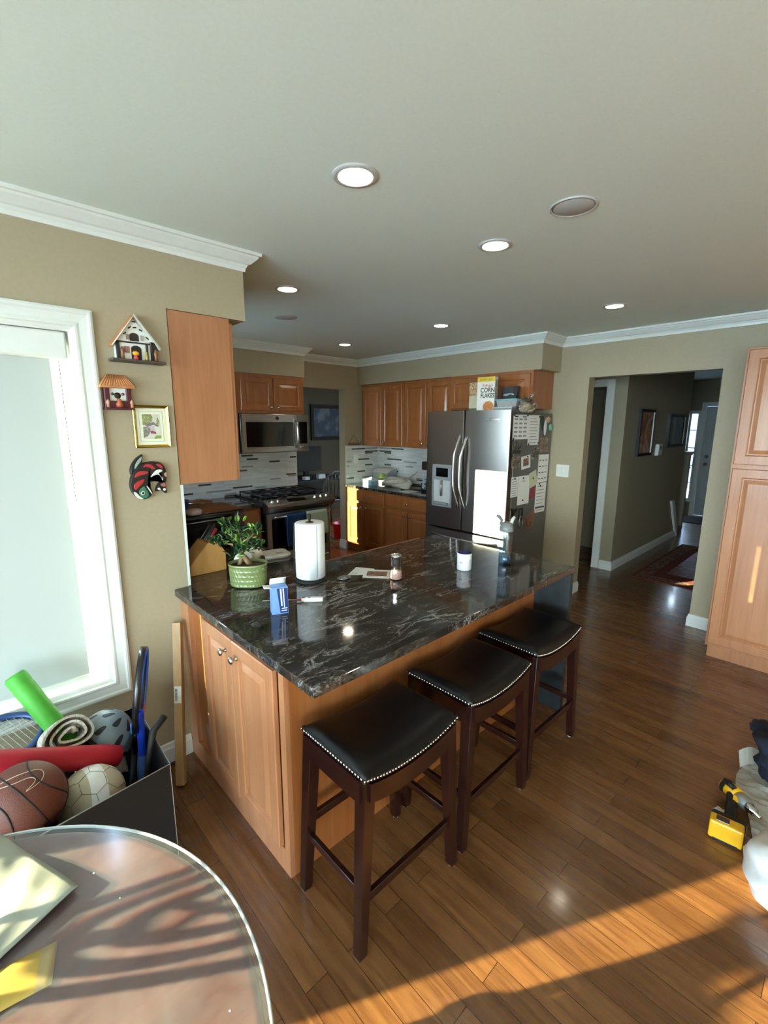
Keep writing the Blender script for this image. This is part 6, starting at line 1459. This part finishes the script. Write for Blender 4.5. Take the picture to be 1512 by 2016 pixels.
MB().box(8.935, 9.065, 2.055, 2.185, 1.20, 1.225, .004).box(8.92, 9.08, 2.04, 2.20, 1.225, 1.26, .008).build('cap', bei, nw)
MB().box(8.94, 9.06, 2.06, 2.18, .98, 1.0, .003).build('collar', bei, nw)
hr_ = single(MB().tube([(8.9, 2.20, 1.19), (8.78, 2.22, .90), (8.62, 2.24, .58)], .035, 10), 'stair_handrail', M['darkbrown'], 'dark stair handrail running down behind the newel post', 'handrail')
mt_ = single(MB().box(9.35, 9.95, 1.45, 2.25, .0005, .012, .003), 'door_mat', plain('mat_dark', '#2a2826', .95, var=.3, scale=60), 'dark door mat in front of the entry door', 'mat')
# ------------------------------------------------------------------ dining room beyond the stove wall
dp_ = thing('framed_seascape', 'large dark-framed blue seascape in the room beyond the kitchen', 'picture', (5.7, 7.48, 1.38)); f_ = FY(7.5)
MB().frame(f_, 5.15, 6.25, 1.375, 2.055, [(0, 0), (0, .04), (.06, .04), (.07, .02), (.07, 0)]).build('frame', M['black_matte'], dp_)
MB().panel(f_, 5.21, 6.19, 1.435, 1.995, [(0, .002), (0, .022)]).build('print', mk_art('seascape', [(.3, H('#10233f')), (.5, H('#1c3a63')), (.6, H('#5d6c80')), (.7, H('#16304f'))], 3, 5, .3), dp_)
dk_ = thing('desk', 'black desk against the rear wall of the room beyond the kitchen', 'desk', (4.7, 7.0, 0))
MB().box(3.95, 5.3, 6.55, 7.3, .70, .74, .004).build('top', M['black_matte'], dk_)
for x in (4.0, 5.25):
    for y in (6.6, 7.25): MB().box(x-.03, x+.03, y-.03, y+.03, 0, .70).build('leg', M['black'], dk_)
MB().box(4.0, 5.25, 7.2, 7.23, .25, .70).build('modesty_panel', M['black'], dk_)
mo = thing('monitor', 'black computer monitor on the desk in the far room', 'monitor', (4.62, 6.9, .74))
MB().box(4.32, 4.93, 6.86, 6.90, .86, 1.30, .006).build('screen', M['black_matte'], mo)
MB().box(4.58, 4.68, 6.89, 6.94, .745, 1.0).build('stand', M['black'], mo); MB().box(4.48, 4.78, 6.80, 7.0, .74, .752).build('base', M['black'], mo)
for x, y, lb_, s_ in ((4.44, 6.64, 'small grey item at the left on the desk beyond the kitchen', .05), (4.75, 6.64, 'crumpled white papers on the desk beyond the kitchen', .07)):
    single(MB().box(x-s_, x+s_, y-.05, y+.05, .741, .741+s_*1.1, .01), 'desk_item', M['lgrey'], lb_, 'item')
dc = thing('dining_chair', 'round-backed dark chair at the desk beyond the kitchen', 'chair', (4.55, 6.1, 0))
MB().lathe([(.20, .43), (.22, .44), (.22, .47), (.20, .475)], (4.55, 6.15, 0), n=28).build('seat', M['espresso'], dc)
MB().tube([(4.33, 6.02, .47), (4.32, 5.98, .70), (4.38, 5.95, .86), (4.5, 5.93, .93), (4.6, 5.93, .93), (4.72, 5.95, .86), (4.78, 5.98, .70), (4.77, 6.02, .47)], .018, 8).build('hoop_back', plain('chair_grey_brown', '#4a443e', .5), dc)
for i in range(5): x = 4.40+i*.075; MB().tube([(x, 6.0, .47), (x, 5.95, .87+.04*(1-abs(i-2)/2))], .007, 6).build('spindle', M['espresso'], dc)
for sx, sy in ((-1, -1), (1, -1), (-1, 1), (1, 1)): MB().tube([(4.55+sx*.19, 6.15+sy*.19, 0), (4.55+sx*.14, 6.15+sy*.14, .44)], .016, 8).build('leg', M['espresso'], dc)
rbn = thing('red_bin', 'small red bin on the floor just beyond the kitchen doorway', 'bin', (4.15, 5.36, 0))
MB().lathe([(.085, 0), (.09, .004), (.115, .215), (.12, .22), (.12, .23), (.11, .228), (.085, .01), (.001, .009)], (4.17, 5.36, 0), n=28, cap1=False).build('body', plain('bin_red', '#c0151f', .35), rbn)
# ------------------------------------------------------------------ light and camera
AZ, EL = math.radians(-27.2), math.radians(14.6)
w = bpy.data.worlds.new('sky'); SC.world = w; w.use_nodes = True
nt = w.node_tree; bg = nt.nodes['Background']
tc = nt.nodes.new('ShaderNodeTexCoord'); sx = nt.nodes.new('ShaderNodeSeparateXYZ'); nt.links.new(tc.outputs['Generated'], sx.inputs[0])
rp = nt.nodes.new('ShaderNodeValToRGB'); el = rp.color_ramp.elements
el[0].position = 0; el[0].color = (.78, .93, .98, 1); el[1].position = .7; el[1].color = (.42, .62, .95, 1)
nt.links.new(sx.outputs['Z'], rp.inputs[0]); nt.links.new(rp.outputs[0], bg.inputs[0]); bg.inputs[1].default_value = 16
ld = bpy.data.lights.new('sun', 'SUN'); ld.energy = 31; ld.angle = math.radians(.36); ld.color = (1, .90, .56)
lo = bpy.data.objects.new('sun', ld); COL.objects.link(lo)
d = Vector((math.cos(EL)*math.cos(AZ), math.cos(EL)*math.sin(AZ), -math.sin(EL)))
lo.rotation_euler = d.to_track_quat('-Z', 'Y').to_euler(); lo.location = (-8, 8, 5)
def portal(c, sx, sy, direction):
    l = bpy.data.lights.new('daylight_portal', 'AREA'); l.shape = 'RECTANGLE'; l.size = sx; l.size_y = sy; l.cycles.is_portal = True
    o = bpy.data.objects.new('daylight_portal', l); COL.objects.link(o); o.location = c
    o.rotation_euler = Vector(direction).to_track_quat('-Z', 'Z').to_euler()
portal(((DX0+DX1)/2, YW+.13, 1.03), DX1-DX0, 2.06, (0, -1, 0))
portal((-1.8, YB-.13, 1.5), 1.6, 1.2, (0, 1, 0))
portal((XL-.13, -.6, 1.2), 4.8, 2.2, (1, 0, 0))
portal((XK-.13, 3.88, 1.63), .52, 1.06, (1, 0, 0))
portal(((WX0+WX1)/2, YW+.13, 1.3), WX1-WX0, 1.5, (0, -1, 0))
cd = bpy.data.cameras.new('camera'); cam = bpy.data.objects.new('camera', cd); COL.objects.link(cam)
F_PX = 903.58
cd.sensor_fit = 'VERTICAL'; cd.sensor_height = 24; cd.lens = F_PX/2016*24; cd.clip_start = .02
yaw, pit, rol = math.radians(46.5327), math.radians(10.9088), math.radians(-.2211)
fwd = Vector((math.cos(yaw)*math.cos(pit), math.sin(yaw)*math.cos(pit), -math.sin(pit)))
rt = Vector((math.sin(yaw), -math.cos(yaw), 0)); dn = fwd.cross(rt)
r2 = rt*math.cos(rol) + dn*math.sin(rol); d2v = -rt*math.sin(rol) + dn*math.cos(rol)
cam.matrix_world = Matrix(((r2.x, -d2v.x, -fwd.x, 0), (r2.y, -d2v.y, -fwd.y, 0), (r2.z, -d2v.z, -fwd.z, 1.7), (0, 0, 0, 1)))
SC.camera = cam
vs = SC.view_settings; vs.view_transform = 'Standard'; vs.look = 'None'; vs.gamma = 1; vs.use_curve_mapping = False; vs.exposure = 1.02
SC.cycles.max_bounces = 10; SC.cycles.diffuse_bounces = 6; SC.cycles.glossy_bounces = 4; SC.cycles.transparent_max_bounces = 16
SC.cycles.sample_clamp_indirect = 6; SC.cycles.caustics_reflective = False; SC.cycles.caustics_refractive = False
